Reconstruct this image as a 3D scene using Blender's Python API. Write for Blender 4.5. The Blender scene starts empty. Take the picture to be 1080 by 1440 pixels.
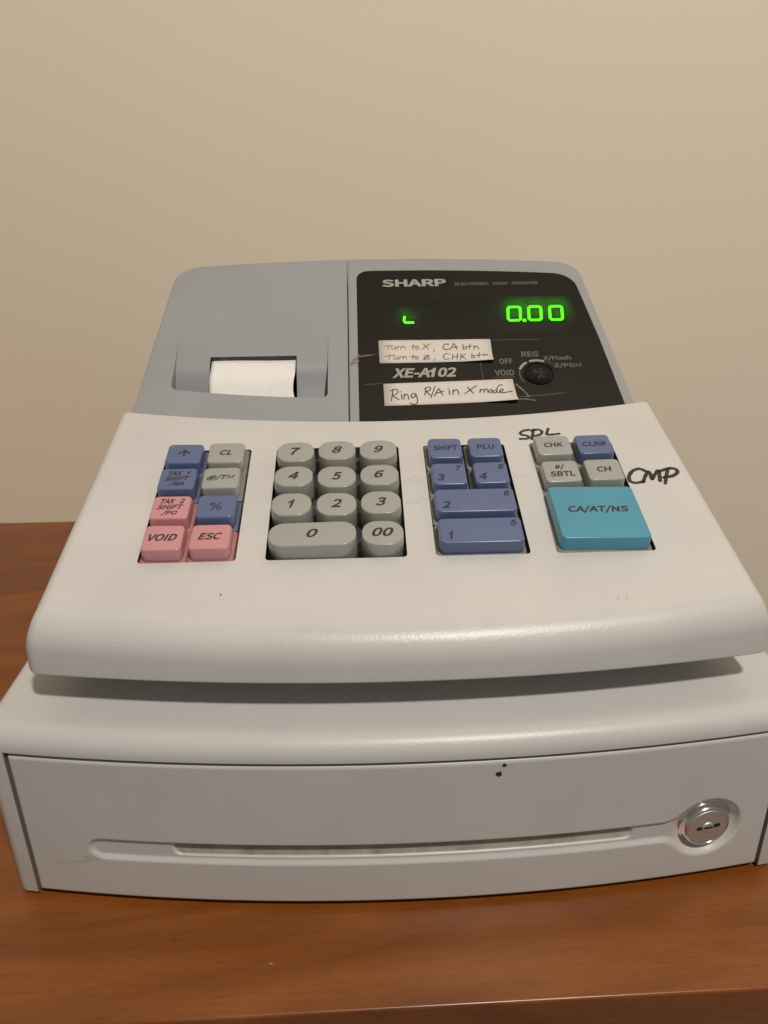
import bpy, bmesh, math, random
import numpy as np
from mathutils import Vector, Matrix

random.seed(7)
scene = bpy.context.scene
col = scene.collection

# ------------------------------------------------------------------ camera
cam_d = bpy.data.cameras.new("camera")
cam = bpy.data.objects.new("camera", cam_d)
col.objects.link(cam)
cam_d.sensor_fit = 'VERTICAL'
cam_d.sensor_height = 36.0
cam_d.lens = 36.0 * 1102.32 / 1440.0
cam_d.clip_start = 0.01
cam_d.clip_end = 50.0
_r = (0.99933993, -0.03461276, -0.01102984)
_u = (0.02410229, 0.40456107, 0.91419332)
_f = (0.02718051, 0.91385573, -0.40512827)
cam.matrix_world = Matrix(((_r[0], _u[0], -_f[0], -0.013066),
                           (_r[1], _u[1], -_f[1], -0.238217),
                           (_r[2], _u[2], -_f[2], 0.276993),
                           (0, 0, 0, 1)))
scene.camera = cam

# ------------------------------------------------------------------ light
world = bpy.data.worlds.new("World")
scene.world = world
world.use_nodes = True
bg = world.node_tree.nodes["Background"]
bg.inputs[0].default_value = (1.0, 0.92, 0.83, 1)
bg.inputs[1].default_value = 0.155

lamp_d = bpy.data.lights.new("ceiling_lamp", 'POINT')
lamp_d.energy = 103.0
lamp_d.color = (1.0, 0.912, 0.815)
lamp_d.shadow_soft_size = 0.07
lamp = bpy.data.objects.new("ceiling_lamp", lamp_d)
col.objects.link(lamp)
lamp.location = (0.36, -0.86, 1.72)

scene.view_settings.view_transform = 'Standard'
scene.view_settings.look = 'None'
scene.view_settings.gamma = 1.0
scene.view_settings.exposure = 0.0
scene.view_settings.use_curve_mapping = False
scene.render.resolution_x = 768
scene.render.resolution_y = 1024
scene.render.engine = 'CYCLES'

# ------------------------------------------------------------------ materials
def new_mat(name):
    m = bpy.data.materials.new(name)
    m.use_nodes = True
    nt = m.node_tree
    return m, nt, nt.nodes["Principled BSDF"]

def node(nt, kind, **kw):
    n = nt.nodes.new(kind)
    for k, v in kw.items():
        setattr(n, k, v)
    return n

def plastic(name, rgb, rough=0.42, grain=0.25, grain_scale=900.0, mottle=0.06, dirt=None, dirt_amt=0.0, spec=0.5, dirt_from=0.60):
    """moulded plastic: even colour, faint mottling and a fine moulded grain"""
    m, nt, b = new_mat(name)
    tc = node(nt, 'ShaderNodeTexCoord')
    n1 = node(nt, 'ShaderNodeTexNoise')
    n1.inputs['Scale'].default_value = 23.0
    n1.inputs['Detail'].default_value = 6.0
    nt.links.new(tc.outputs['Object'], n1.inputs['Vector'])
    ramp = node(nt, 'ShaderNodeMapRange')
    ramp.inputs['From Min'].default_value = 0.3
    ramp.inputs['From Max'].default_value = 0.7
    ramp.inputs['To Min'].default_value = 1.0 - mottle
    ramp.inputs['To Max'].default_value = 1.0
    nt.links.new(n1.outputs['Fac'], ramp.inputs['Value'])
    mul = node(nt, 'ShaderNodeMix', data_type='RGBA', blend_type='MULTIPLY')
    mul.inputs['Factor'].default_value = 1.0
    mul.inputs['A'].default_value = (*rgb, 1)
    nt.links.new(ramp.outputs['Result'], mul.inputs['B'])
    out = mul.outputs['Result']
    if dirt_amt > 0:
        n3 = node(nt, 'ShaderNodeTexNoise')
        n3.inputs['Scale'].default_value = 70.0
        n3.inputs['Detail'].default_value = 9.0
        n3.inputs['Roughness'].default_value = 0.7
        nt.links.new(tc.outputs['Object'], n3.inputs['Vector'])
        mr = node(nt, 'ShaderNodeMapRange')
        mr.inputs['From Min'].default_value = dirt_from
        mr.inputs['From Max'].default_value = dirt_from + 0.2
        mr.inputs['To Max'].default_value = dirt_amt
        nt.links.new(n3.outputs['Fac'], mr.inputs['Value'])
        mx = node(nt, 'ShaderNodeMix', data_type='RGBA')
        mx.inputs['B'].default_value = (*(dirt or (0.12, 0.09, 0.06)), 1)
        nt.links.new(out, mx.inputs['A'])
        nt.links.new(mr.outputs['Result'], mx.inputs['Factor'])
        out = mx.outputs['Result']
    nt.links.new(out, b.inputs['Base Color'])
    r = node(nt, 'ShaderNodeMapRange')
    r.inputs['To Min'].default_value = rough - 0.06
    r.inputs['To Max'].default_value = rough + 0.08
    nt.links.new(n1.outputs['Fac'], r.inputs['Value'])
    nt.links.new(r.outputs['Result'], b.inputs['Roughness'])
    b.inputs['Specular IOR Level'].default_value = spec
    if grain > 0:
        n2 = node(nt, 'ShaderNodeTexNoise')
        n2.inputs['Scale'].default_value = grain_scale
        n2.inputs['Detail'].default_value = 2.0
        nt.links.new(tc.outputs['Object'], n2.inputs['Vector'])
        bp = node(nt, 'ShaderNodeBump')
        bp.inputs['Strength'].default_value = grain
        bp.inputs['Distance'].default_value = 0.00025
        nt.links.new(n2.outputs['Fac'], bp.inputs['Height'])
        nt.links.new(bp.outputs['Normal'], b.inputs['Normal'])
    return m

def simple(name, rgb, rough=0.5, metal=0.0, alpha=1.0):
    m, nt, b = new_mat(name)
    tc = node(nt, 'ShaderNodeTexCoord')
    n1 = node(nt, 'ShaderNodeTexNoise')
    n1.inputs['Scale'].default_value = 300.0
    nt.links.new(tc.outputs['Object'], n1.inputs['Vector'])
    mx = node(nt, 'ShaderNodeMix', data_type='RGBA')
    mx.inputs['A'].default_value = (*[c * 0.92 for c in rgb], 1)
    mx.inputs['B'].default_value = (*[min(1, c * 1.06) for c in rgb], 1)
    nt.links.new(n1.outputs['Fac'], mx.inputs['Factor'])
    nt.links.new(mx.outputs['Result'], b.inputs['Base Color'])
    b.inputs['Roughness'].default_value = rough
    b.inputs['Metallic'].default_value = metal
    b.inputs['Alpha'].default_value = alpha
    return m

def emitter(name, rgb, strength):
    m, nt, b = new_mat(name)
    b.inputs['Base Color'].default_value = (0.01, 0.05, 0.01, 1)
    b.inputs['Emission Color'].default_value = (*rgb, 1)
    b.inputs['Emission Strength'].default_value = strength
    return m

def smoked_filter(name):
    """clear dark sheet in front of the lit digits; its slight haze spreads their light"""
    m, nt, b = new_mat(name)
    out = nt.nodes['Material Output']
    tr = node(nt, 'ShaderNodeBsdfTransparent')
    tr.inputs['Color'].default_value = (0.80, 0.82, 0.78, 1)
    tl = node(nt, 'ShaderNodeBsdfTranslucent')
    tl.inputs['Color'].default_value = (0.7, 0.7, 0.7, 1)
    nz = node(nt, 'ShaderNodeTexNoise')
    nz.inputs['Scale'].default_value = 90.0
    mr = node(nt, 'ShaderNodeMapRange')
    mr.inputs['To Min'].default_value = 0.13
    mr.inputs['To Max'].default_value = 0.19
    nt.links.new(nz.outputs['Fac'], mr.inputs['Value'])
    mx = node(nt, 'ShaderNodeMixShader')
    nt.links.new(mr.outputs['Result'], mx.inputs['Fac'])
    nt.links.new(tr.outputs[0], mx.inputs[1])
    nt.links.new(tl.outputs[0], mx.inputs[2])
    gl = node(nt, 'ShaderNodeBsdfGlossy')
    gl.inputs['Roughness'].default_value = 0.2
    m2 = node(nt, 'ShaderNodeMixShader')
    m2.inputs['Fac'].default_value = 0.036
    nt.links.new(mx.outputs[0], m2.inputs[1])
    nt.links.new(gl.outputs[0], m2.inputs[2])
    nt.links.new(m2.outputs[0], out.inputs['Surface'])
    return m

def wood(name):
    m, nt, b = new_mat(name)
    tc = node(nt, 'ShaderNodeTexCoord')
    mp = node(nt, 'ShaderNodeMapping')
    mp.inputs['Scale'].default_value = (2.6, 11.0, 11.0)
    mp.inputs['Rotation'].default_value = (0, 0, math.radians(-2))
    nt.links.new(tc.outputs['Object'], mp.inputs['Vector'])
    big = node(nt, 'ShaderNodeTexNoise')
    big.inputs['Scale'].default_value = 2.2
    big.inputs['Detail'].default_value = 5.0
    big.inputs['Distortion'].default_value = 1.6
    nt.links.new(mp.outputs['Vector'], big.inputs['Vector'])
    mp2 = node(nt, 'ShaderNodeMapping')
    mp2.inputs['Scale'].default_value = (16.0, 300.0, 300.0)
    nt.links.new(tc.outputs['Object'], mp2.inputs['Vector'])
    fine = node(nt, 'ShaderNodeTexNoise')
    fine.inputs['Scale'].default_value = 2.0
    fine.inputs['Detail'].default_value = 5.0
    nt.links.new(mp2.outputs['Vector'], fine.inputs['Vector'])
    r1 = node(nt, 'ShaderNodeValToRGB')
    e = r1.color_ramp.elements
    e[0].position = 0.30
    e[0].color = (0.148, 0.041, 0.0058, 1)
    e[1].position = 0.72
    e[1].color = (0.272, 0.083, 0.0120, 1)
    nt.links.new(big.outputs['Fac'], r1.inputs['Fac'])
    fr = node(nt, 'ShaderNodeMapRange')
    fr.inputs['From Min'].default_value = 0.3
    fr.inputs['From Max'].default_value = 0.7
    fr.inputs['To Min'].default_value = 0.92
    fr.inputs['To Max'].default_value = 1.06
    nt.links.new(fine.outputs['Fac'], fr.inputs['Value'])
    mul = node(nt, 'ShaderNodeMix', data_type='RGBA', blend_type='MULTIPLY')
    mul.inputs['Factor'].default_value = 1.0
    nt.links.new(r1.outputs['Color'], mul.inputs['A'])
    nt.links.new(fr.outputs['Result'], mul.inputs['B'])
    mp3 = node(nt, 'ShaderNodeMapping')
    mp3.inputs['Scale'].default_value = (150.0, 1500.0, 1500.0)
    nt.links.new(tc.outputs['Object'], mp3.inputs['Vector'])
    pore = node(nt, 'ShaderNodeTexNoise')
    pore.inputs['Scale'].default_value = 1.0
    pore.inputs['Detail'].default_value = 1.0
    nt.links.new(mp3.outputs['Vector'], pore.inputs['Vector'])
    pr = node(nt, 'ShaderNodeMapRange')
    pr.inputs['From Min'].default_value = 0.55
    pr.inputs['From Max'].default_value = 0.70
    pr.inputs['To Min'].default_value = 1.0
    pr.inputs['To Max'].default_value = 0.82
    nt.links.new(pore.outputs['Fac'], pr.inputs['Value'])
    mul2 = node(nt, 'ShaderNodeMix', data_type='RGBA', blend_type='MULTIPLY')
    mul2.inputs['Factor'].default_value = 1.0
    nt.links.new(mul.outputs['Result'], mul2.inputs['A'])
    nt.links.new(pr.outputs['Result'], mul2.inputs['B'])
    nt.links.new(mul2.outputs['Result'], b.inputs['Base Color'])
    rr = node(nt, 'ShaderNodeMapRange')
    rr.inputs['To Min'].default_value = 0.20
    rr.inputs['To Max'].default_value = 0.42
    nt.links.new(big.outputs['Fac'], rr.inputs['Value'])
    nt.links.new(rr.outputs['Result'], b.inputs['Roughness'])
    bp = node(nt, 'ShaderNodeBump')
    bp.inputs['Strength'].default_value = 0.12
    bp.inputs['Distance'].default_value = 0.0004
    nt.links.new(fine.outputs['Fac'], bp.inputs['Height'])
    nt.links.new(bp.outputs['Normal'], b.inputs['Normal'])
    return m

def wall_paint(name):
    m, nt, b = new_mat(name)
    tc = node(nt, 'ShaderNodeTexCoord')
    n1 = node(nt, 'ShaderNodeTexNoise')
    n1.inputs['Scale'].default_value = 3.0
    n1.inputs['Detail'].default_value = 4.0
    nt.links.new(tc.outputs['Object'], n1.inputs['Vector'])
    mx = node(nt, 'ShaderNodeMix', data_type='RGBA')
    mx.inputs['A'].default_value = (0.85, 0.75, 0.60, 1)
    mx.inputs['B'].default_value = (0.88, 0.78, 0.625, 1)
    nt.links.new(n1.outputs['Fac'], mx.inputs['Factor'])
    nt.links.new(mx.outputs['Result'], b.inputs['Base Color'])
    b.inputs['Roughness'].default_value = 0.62
    n2 = node(nt, 'ShaderNodeTexNoise')
    n2.inputs['Scale'].default_value = 140.0
    n2.inputs['Detail'].default_value = 3.0
    nt.links.new(tc.outputs['Object'], n2.inputs['Vector'])
    bp = node(nt, 'ShaderNodeBump')
    bp.inputs['Strength'].default_value = 0.06
    bp.inputs['Distance'].default_value = 0.001
    nt.links.new(n2.outputs['Fac'], bp.inputs['Height'])
    nt.links.new(bp.outputs['Normal'], b.inputs['Normal'])
    return m

M = dict(
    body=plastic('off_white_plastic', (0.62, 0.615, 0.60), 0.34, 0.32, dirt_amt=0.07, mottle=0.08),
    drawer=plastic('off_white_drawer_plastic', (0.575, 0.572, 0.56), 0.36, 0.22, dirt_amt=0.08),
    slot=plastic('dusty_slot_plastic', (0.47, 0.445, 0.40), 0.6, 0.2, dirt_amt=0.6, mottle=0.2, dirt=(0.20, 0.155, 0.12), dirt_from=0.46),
    grey=plastic('grey_plastic', (0.318, 0.332, 0.345), 0.46, 0.25, mottle=0.05),
    dark=plastic('dark_well_plastic', (0.035, 0.034, 0.032), 0.55, 0.2, dirt_amt=0.6, dirt=(0.20, 0.18, 0.15), dirt_from=0.48),
    window_back=plastic('black_panel_back', (0.0035, 0.0035, 0.003), 0.5, 0.0, spec=0.02),
    gap=plastic('grey_inner_plastic', (0.25, 0.23, 0.20), 0.6, 0.1),
    window=plastic('smoked_window', (0.0065, 0.0065, 0.0055), 0.2, 0.0, mottle=0.3, spec=0.12),
    key_grey=plastic('grey_key_plastic', (0.36, 0.37, 0.345), 0.23, 0.05, dirt_amt=0.10),
    key_blue=plastic('blue_key_plastic', (0.105, 0.145, 0.285), 0.23, 0.05, dirt_amt=0.06),
    key_pink=plastic('pink_key_plastic', (0.59, 0.275, 0.295), 0.23, 0.05, dirt_amt=0.06),
    key_teal=plastic('turquoise_key_plastic', (0.070, 0.305, 0.43), 0.23, 0.05, dirt_amt=0.04),
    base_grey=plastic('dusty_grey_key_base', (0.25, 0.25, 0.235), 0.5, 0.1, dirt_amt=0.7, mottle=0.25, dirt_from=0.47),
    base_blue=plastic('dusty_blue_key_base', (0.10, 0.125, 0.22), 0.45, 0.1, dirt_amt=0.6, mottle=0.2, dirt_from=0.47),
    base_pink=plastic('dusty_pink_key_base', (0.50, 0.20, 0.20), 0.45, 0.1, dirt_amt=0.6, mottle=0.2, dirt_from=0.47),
    crumb=simple('pale_crumb', (0.42, 0.24, 0.12), 0.7),
    ink=simple('black_print', (0.025, 0.025, 0.027), 0.45),
    marker=simple('black_marker', (0.018, 0.018, 0.020), 0.4),
    pen_pale=simple('faded_pen_ink', (0.13, 0.125, 0.115), 0.6),
    pen=simple('pen_ink', (0.05, 0.05, 0.05), 0.6),
    print_grey=simple('silver_print', (0.36, 0.35, 0.315), 0.45),
    print_mid=simple('mid_silver_print', (0.33, 0.32, 0.29), 0.45),
    print_dim=simple('dim_silver_print', (0.125, 0.12, 0.108), 0.45),
    paper=simple('label_paper', (0.66, 0.63, 0.57), 0.7),
    receipt=simple('receipt_paper_white', (0.86, 0.85, 0.82), 0.6),
    metal=simple('nickel_plate', (0.88, 0.86, 0.83), 0.17, 1.0),
    metal_face=simple('brushed_nickel', (0.74, 0.77, 0.80), 0.55, 1.0),
    hole=simple('keyhole_black', (0.010, 0.010, 0.010), 0.5),
    chip=simple('black_chip', (0.02, 0.02, 0.02), 0.7),
    scuff=simple('faint_scuff', (0.16, 0.14, 0.12), 0.7, alpha=0.10),
    tape=simple('tape_edge', (0.30, 0.29, 0.25), 0.3, alpha=0.55),
    glue=simple('dried_glue', (0.30, 0.24, 0.15), 0.6, alpha=0.75),
    green=emitter('green_display_light', (0.055, 1.0, 0.0), 4.5),
    filter=smoked_filter('smoked_filter_sheet'),
    wood=wood('reddish_wood'),
    wall=wall_paint('cream_wall_paint'),
)

# ------------------------------------------------------------------ helpers
def tag(o, label=None, cat=None, kind=None, group=None):
    if label: o["label"] = label
    if cat: o["category"] = cat
    if kind: o["kind"] = kind
    if group: o["group"] = group
    return o

def link_mesh(name, me, mats, parent=None, matrix=None, smooth=40.0):
    for m in (mats if isinstance(mats, (list, tuple)) else [mats]):
        if len(me.materials) < (len(mats) if isinstance(mats, (list, tuple)) else 1):
            me.materials.append(m)
    if smooth is not None and len(me.polygons):
        me.polygons.foreach_set('use_smooth', [True] * len(me.polygons))
        me.set_sharp_from_angle(angle=math.radians(smooth))
    o = bpy.data.objects.new(name, me)
    col.objects.link(o)
    if parent is not None:
        o.parent = parent
    if matrix is not None:
        o.matrix_basis = matrix
    return o

def mesh_from(verts, faces, recalc=True):
    me = bpy.data.meshes.new("m")
    me.from_pydata([tuple(v) for v in verts], [], faces)
    if recalc:
        bm = bmesh.new()
        bm.from_mesh(me)
        bmesh.ops.recalc_face_normals(bm, faces=bm.faces)
        bm.to_mesh(me)
        bm.free()
    me.update()
    return me

def sstep(t):
    t = np.clip(t, 0, 1)
    return t * t * (3 - 2 * t)

def frame(o, ex, ey, n):
    return Matrix(((ex[0], ey[0], n[0], o[0]), (ex[1], ey[1], n[1], o[1]), (ex[2], ey[2], n[2], o[2]), (0, 0, 0, 1)))

def round_poly(pts, radii, inset=0.0, seg=6):
    """convex CCW polygon, offset inwards by inset, corners rounded; constant vertex count"""
    n = len(pts)
    P = [np.array(p, float) for p in pts]
    dirs = []
    for i in range(n):
        d = P[(i + 1) % n] - P[i]
        dirs.append(d / np.linalg.norm(d))
    Q = []
    for i in range(n):
        a, b = dirs[i - 1], dirs[i]
        na, nb = np.array((-a[1], a[0])), np.array((-b[1], b[0]))
        p1, p2 = P[i] + na * inset, P[i] + nb * inset
        A = np.array([[a[0], -b[0]], [a[1], -b[1]]])
        t = np.linalg.solve(A, p2 - p1)
        Q.append(p1 + a * t[0])
    out = []
    for i in range(n):
        a, b = dirs[i - 1], dirs[i]
        ang = math.acos(max(-1, min(1, float(a @ b))))
        r = max(radii[i] - inset, 0.0004)
        t = r * math.tan(ang / 2)
        s = Q[i] - a * t
        c = s + np.array((-a[1], a[0])) * r
        a0 = math.atan2(s[1] - c[1], s[0] - c[0])
        for k in range(seg + 1):
            q = a0 + ang * k / seg
            out.append(c + r * np.array((math.cos(q), math.sin(q))))
    return out

def loft_x(polyfn, half, end_r, nx=72, seg=8, warp=None):
    """sections along x; polyfn(x) -> (pts, radii) in (y, z), CCW; ends rounded by end_r"""
    xs = []
    for k in range(9):
        a = (k / 8) * math.pi / 2
        xs.append((-half + end_r * (1 - math.cos(a)), end_r * (1 - math.sin(a))))
    core = np.linspace(-half + end_r, half - end_r, nx)[1:-1]
    xs += [(float(x), 0.0) for x in core]
    for k in range(8, -1, -1):
        a = (k / 8) * math.pi / 2
        xs.append((half - end_r * (1 - math.cos(a)), end_r * (1 - math.sin(a))))
    verts, faces, cnt = [], [], None
    for x, ins in xs:
        pts, rad = polyfn(x)
        ring = round_poly(pts, rad, ins, seg)
        cnt = len(ring)
        for p in ring:
            v = [x, p[0], p[1]]
            if warp: v = warp(v)
            verts.append(v)
    for i in range(len(xs) - 1):
        for j in range(cnt):
            a, b = i * cnt + j, i * cnt + (j + 1) % cnt
            faces.append((a, b, b + cnt, a + cnt))
    faces.append(tuple(range(cnt)))
    faces.append(tuple(range((len(xs) - 1) * cnt, len(xs) * cnt)))
    return mesh_from(verts, faces)

def rrect(hw, hd, r, n=6, cx=0.0, cy=0.0):
    r = min(r, hw - 1e-5, hd - 1e-5)
    out = []
    for (sx, sy, a0) in ((1, -1, -90), (1, 1, 0), (-1, 1, 90), (-1, -1, 180)):
        for k in range(n + 1):
            a = math.radians(a0 + 90 * k / n)
            out.append((cx + sx * (hw - r) + r * math.cos(a), cy + sy * (hd - r) + r * math.sin(a)))
    return out

def ring_solid(rings, zs):
    verts, faces = [], []
    n = len(rings[0])
    for ring, z in zip(rings, zs):
        for p in ring:
            verts.append((p[0], p[1], z))
    for i in range(len(rings) - 1):
        for j in range(n):
            a, b = i * n + j, i * n + (j + 1) % n
            faces.append((a, b, b + n, a + n))
    faces.append(tuple(range(n)))
    faces.append(tuple(range((len(rings) - 1) * n, len(rings) * n)))
    return mesh_from(verts, faces)

def boolean_cut(me, cutters):
    """cut every cutter mesh (object-space) out of me; returns the new mesh"""
    o = bpy.data.objects.new("tmp", me)
    col.objects.link(o)
    tmp = []
    for c in cutters:
        co = bpy.data.objects.new("tmp_cut", c)
        col.objects.link(co)
        tmp.append(co)
        md = o.modifiers.new("b", 'BOOLEAN')
        md.operation = 'DIFFERENCE'
        md.solver = 'EXACT'
        md.object = co
        try:
            md.material_mode = 'TRANSFER'
        except Exception:
            pass
    dg = bpy.context.evaluated_depsgraph_get()
    dg.update()
    res = bpy.data.meshes.new_from_object(o.evaluated_get(dg), preserve_all_data_layers=True, depsgraph=dg)
    for t in tmp + [o]:
        bpy.data.objects.remove(t)
    return res

def catmull(pts, sub=6):
    if len(pts) < 3:
        return [Vector(p) for p in pts]
    P = [Vector(p) for p in pts]
    P = [P[0] * 2 - P[1]] + P + [P[-1] * 2 - P[-2]]
    out = []
    for i in range(1, len(P) - 2):
        for k in range(sub):
            t = k / sub
            a, b, c, d = P[i - 1], P[i], P[i + 1], P[i + 2]
            out.append(0.5 * ((2 * b) + (c - a) * t + (2 * a - 5 * b + 4 * c - d) * t * t + (3 * b - a - 3 * c + d) * t ** 3))
    out.append(P[-2])
    return out

def ribbon_mesh(strokes, width, z=0.0, thick=0.0, smooth=True, var=0.0):
    """flat pen strokes (lists of 2-D points) as one mesh, round ends"""
    verts, faces = [], []
    for s in strokes:
        p = catmull(s) if smooth else [Vector(q) for q in s]
        if len(p) < 2:
            continue
        h = width / 2
        left, right = [], []
        for i in range(len(p)):
            a = p[max(0, i - 1)]
            b = p[min(len(p) - 1, i + 1)]
            d = (b - a)
            if d.length < 1e-9:
                d = Vector((1, 0))
            d.normalize()
            hh = h * (1 + var * (random.random() - 0.5))
            nrm = Vector((-d.y, d.x)) * hh
            left.append(p[i] + nrm)
            right.append(p[i] - nrm)
        d0 = (p[1] - p[0]).normalized()
        d1 = (p[-1] - p[-2]).normalized()
        cap0, cap1 = [], []
        for k in range(1, 5):
            a = math.pi * k / 5
            cap1.append(p[-1] + Vector((-d1.y, d1.x)) * h * math.cos(a) + d1 * h * math.sin(a))
            cap0.append(p[0] - Vector((-d0.y, d0.x)) * h * math.cos(a) - d0 * h * math.sin(a))
        # quads along the stroke
        base = len(verts)
        n = len(p)
        for q in left: verts.append((q.x, q.y, z))
        for q in right: verts.append((q.x, q.y, z))
        for i in range(n - 1):
            faces.append((base + n + i, base + n + i + 1, base + i + 1, base + i))
        b2 = len(verts)
        for q in cap1: verts.append((q.x, q.y, z))
        faces.append(tuple([base + n - 1] + [base + 2 * n - 1] + [b2 + 3 - k for k in range(4)]))
        b3 = len(verts)
        for q in cap0: verts.append((q.x, q.y, z))
        faces.append(tuple([base + n] + [base] + [b3 + 3 - k for k in range(4)]))
    me = mesh_from(verts, faces, recalc=False)
    bm = bmesh.new()
    bm.from_mesh(me)
    for f in bm.faces:
        f.normal_update()
        if f.normal.z < 0:
            f.normal_flip()
    if thick > 0:
        r = bmesh.ops.extrude_face_region(bm, geom=list(bm.faces))
        for v in [g for g in r['geom'] if isinstance(g, bmesh.types.BMVert)]:
            v.co.z += thick
    bm.to_mesh(me)
    bm.free()
    return me

def text_mesh(s, w, h, cx=0.0, cy=0.0, z=0.0, shear=0.0, bold=0.0):
    """a line of print stretched to w x h"""
    F = FONT_BOLD if bold > 0.015 else FONT
    vv, ff, pen = [], [], 0.0
    for ch in s:
        if ch == ' ':
            pen += 260
            continue
        adv, pts, tri = F[ch]
        b = len(vv)
        for k in range(0, len(pts), 2):
            vv.append((pen + pts[k] + shear * pts[k + 1], pts[k + 1]))
        for k in range(0, len(tri), 3):
            ff.append((b + tri[k], b + tri[k + 1], b + tri[k + 2]))
        pen += adv
    co = np.array(vv, float)
    lo, hi = co.min(0), co.max(0)
    co = (co - lo) / (hi - lo) - 0.5
    me = mesh_from([(cx + a * w, cy + b * h, z) for a, b in co], ff, recalc=False)
    bm = bmesh.new()
    bm.from_mesh(me)
    for f in bm.faces:
        f.normal_update()
        if f.normal.z < 0:
            f.normal_flip()
    bm.to_mesh(me)
    bm.free()
    return me

def join_meshes(ms):
    bm = bmesh.new()
    for m in ms:
        bm.from_mesh(m)
    out = bpy.data.meshes.new("m")
    bm.to_mesh(out)
    bm.free()
    return out

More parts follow.
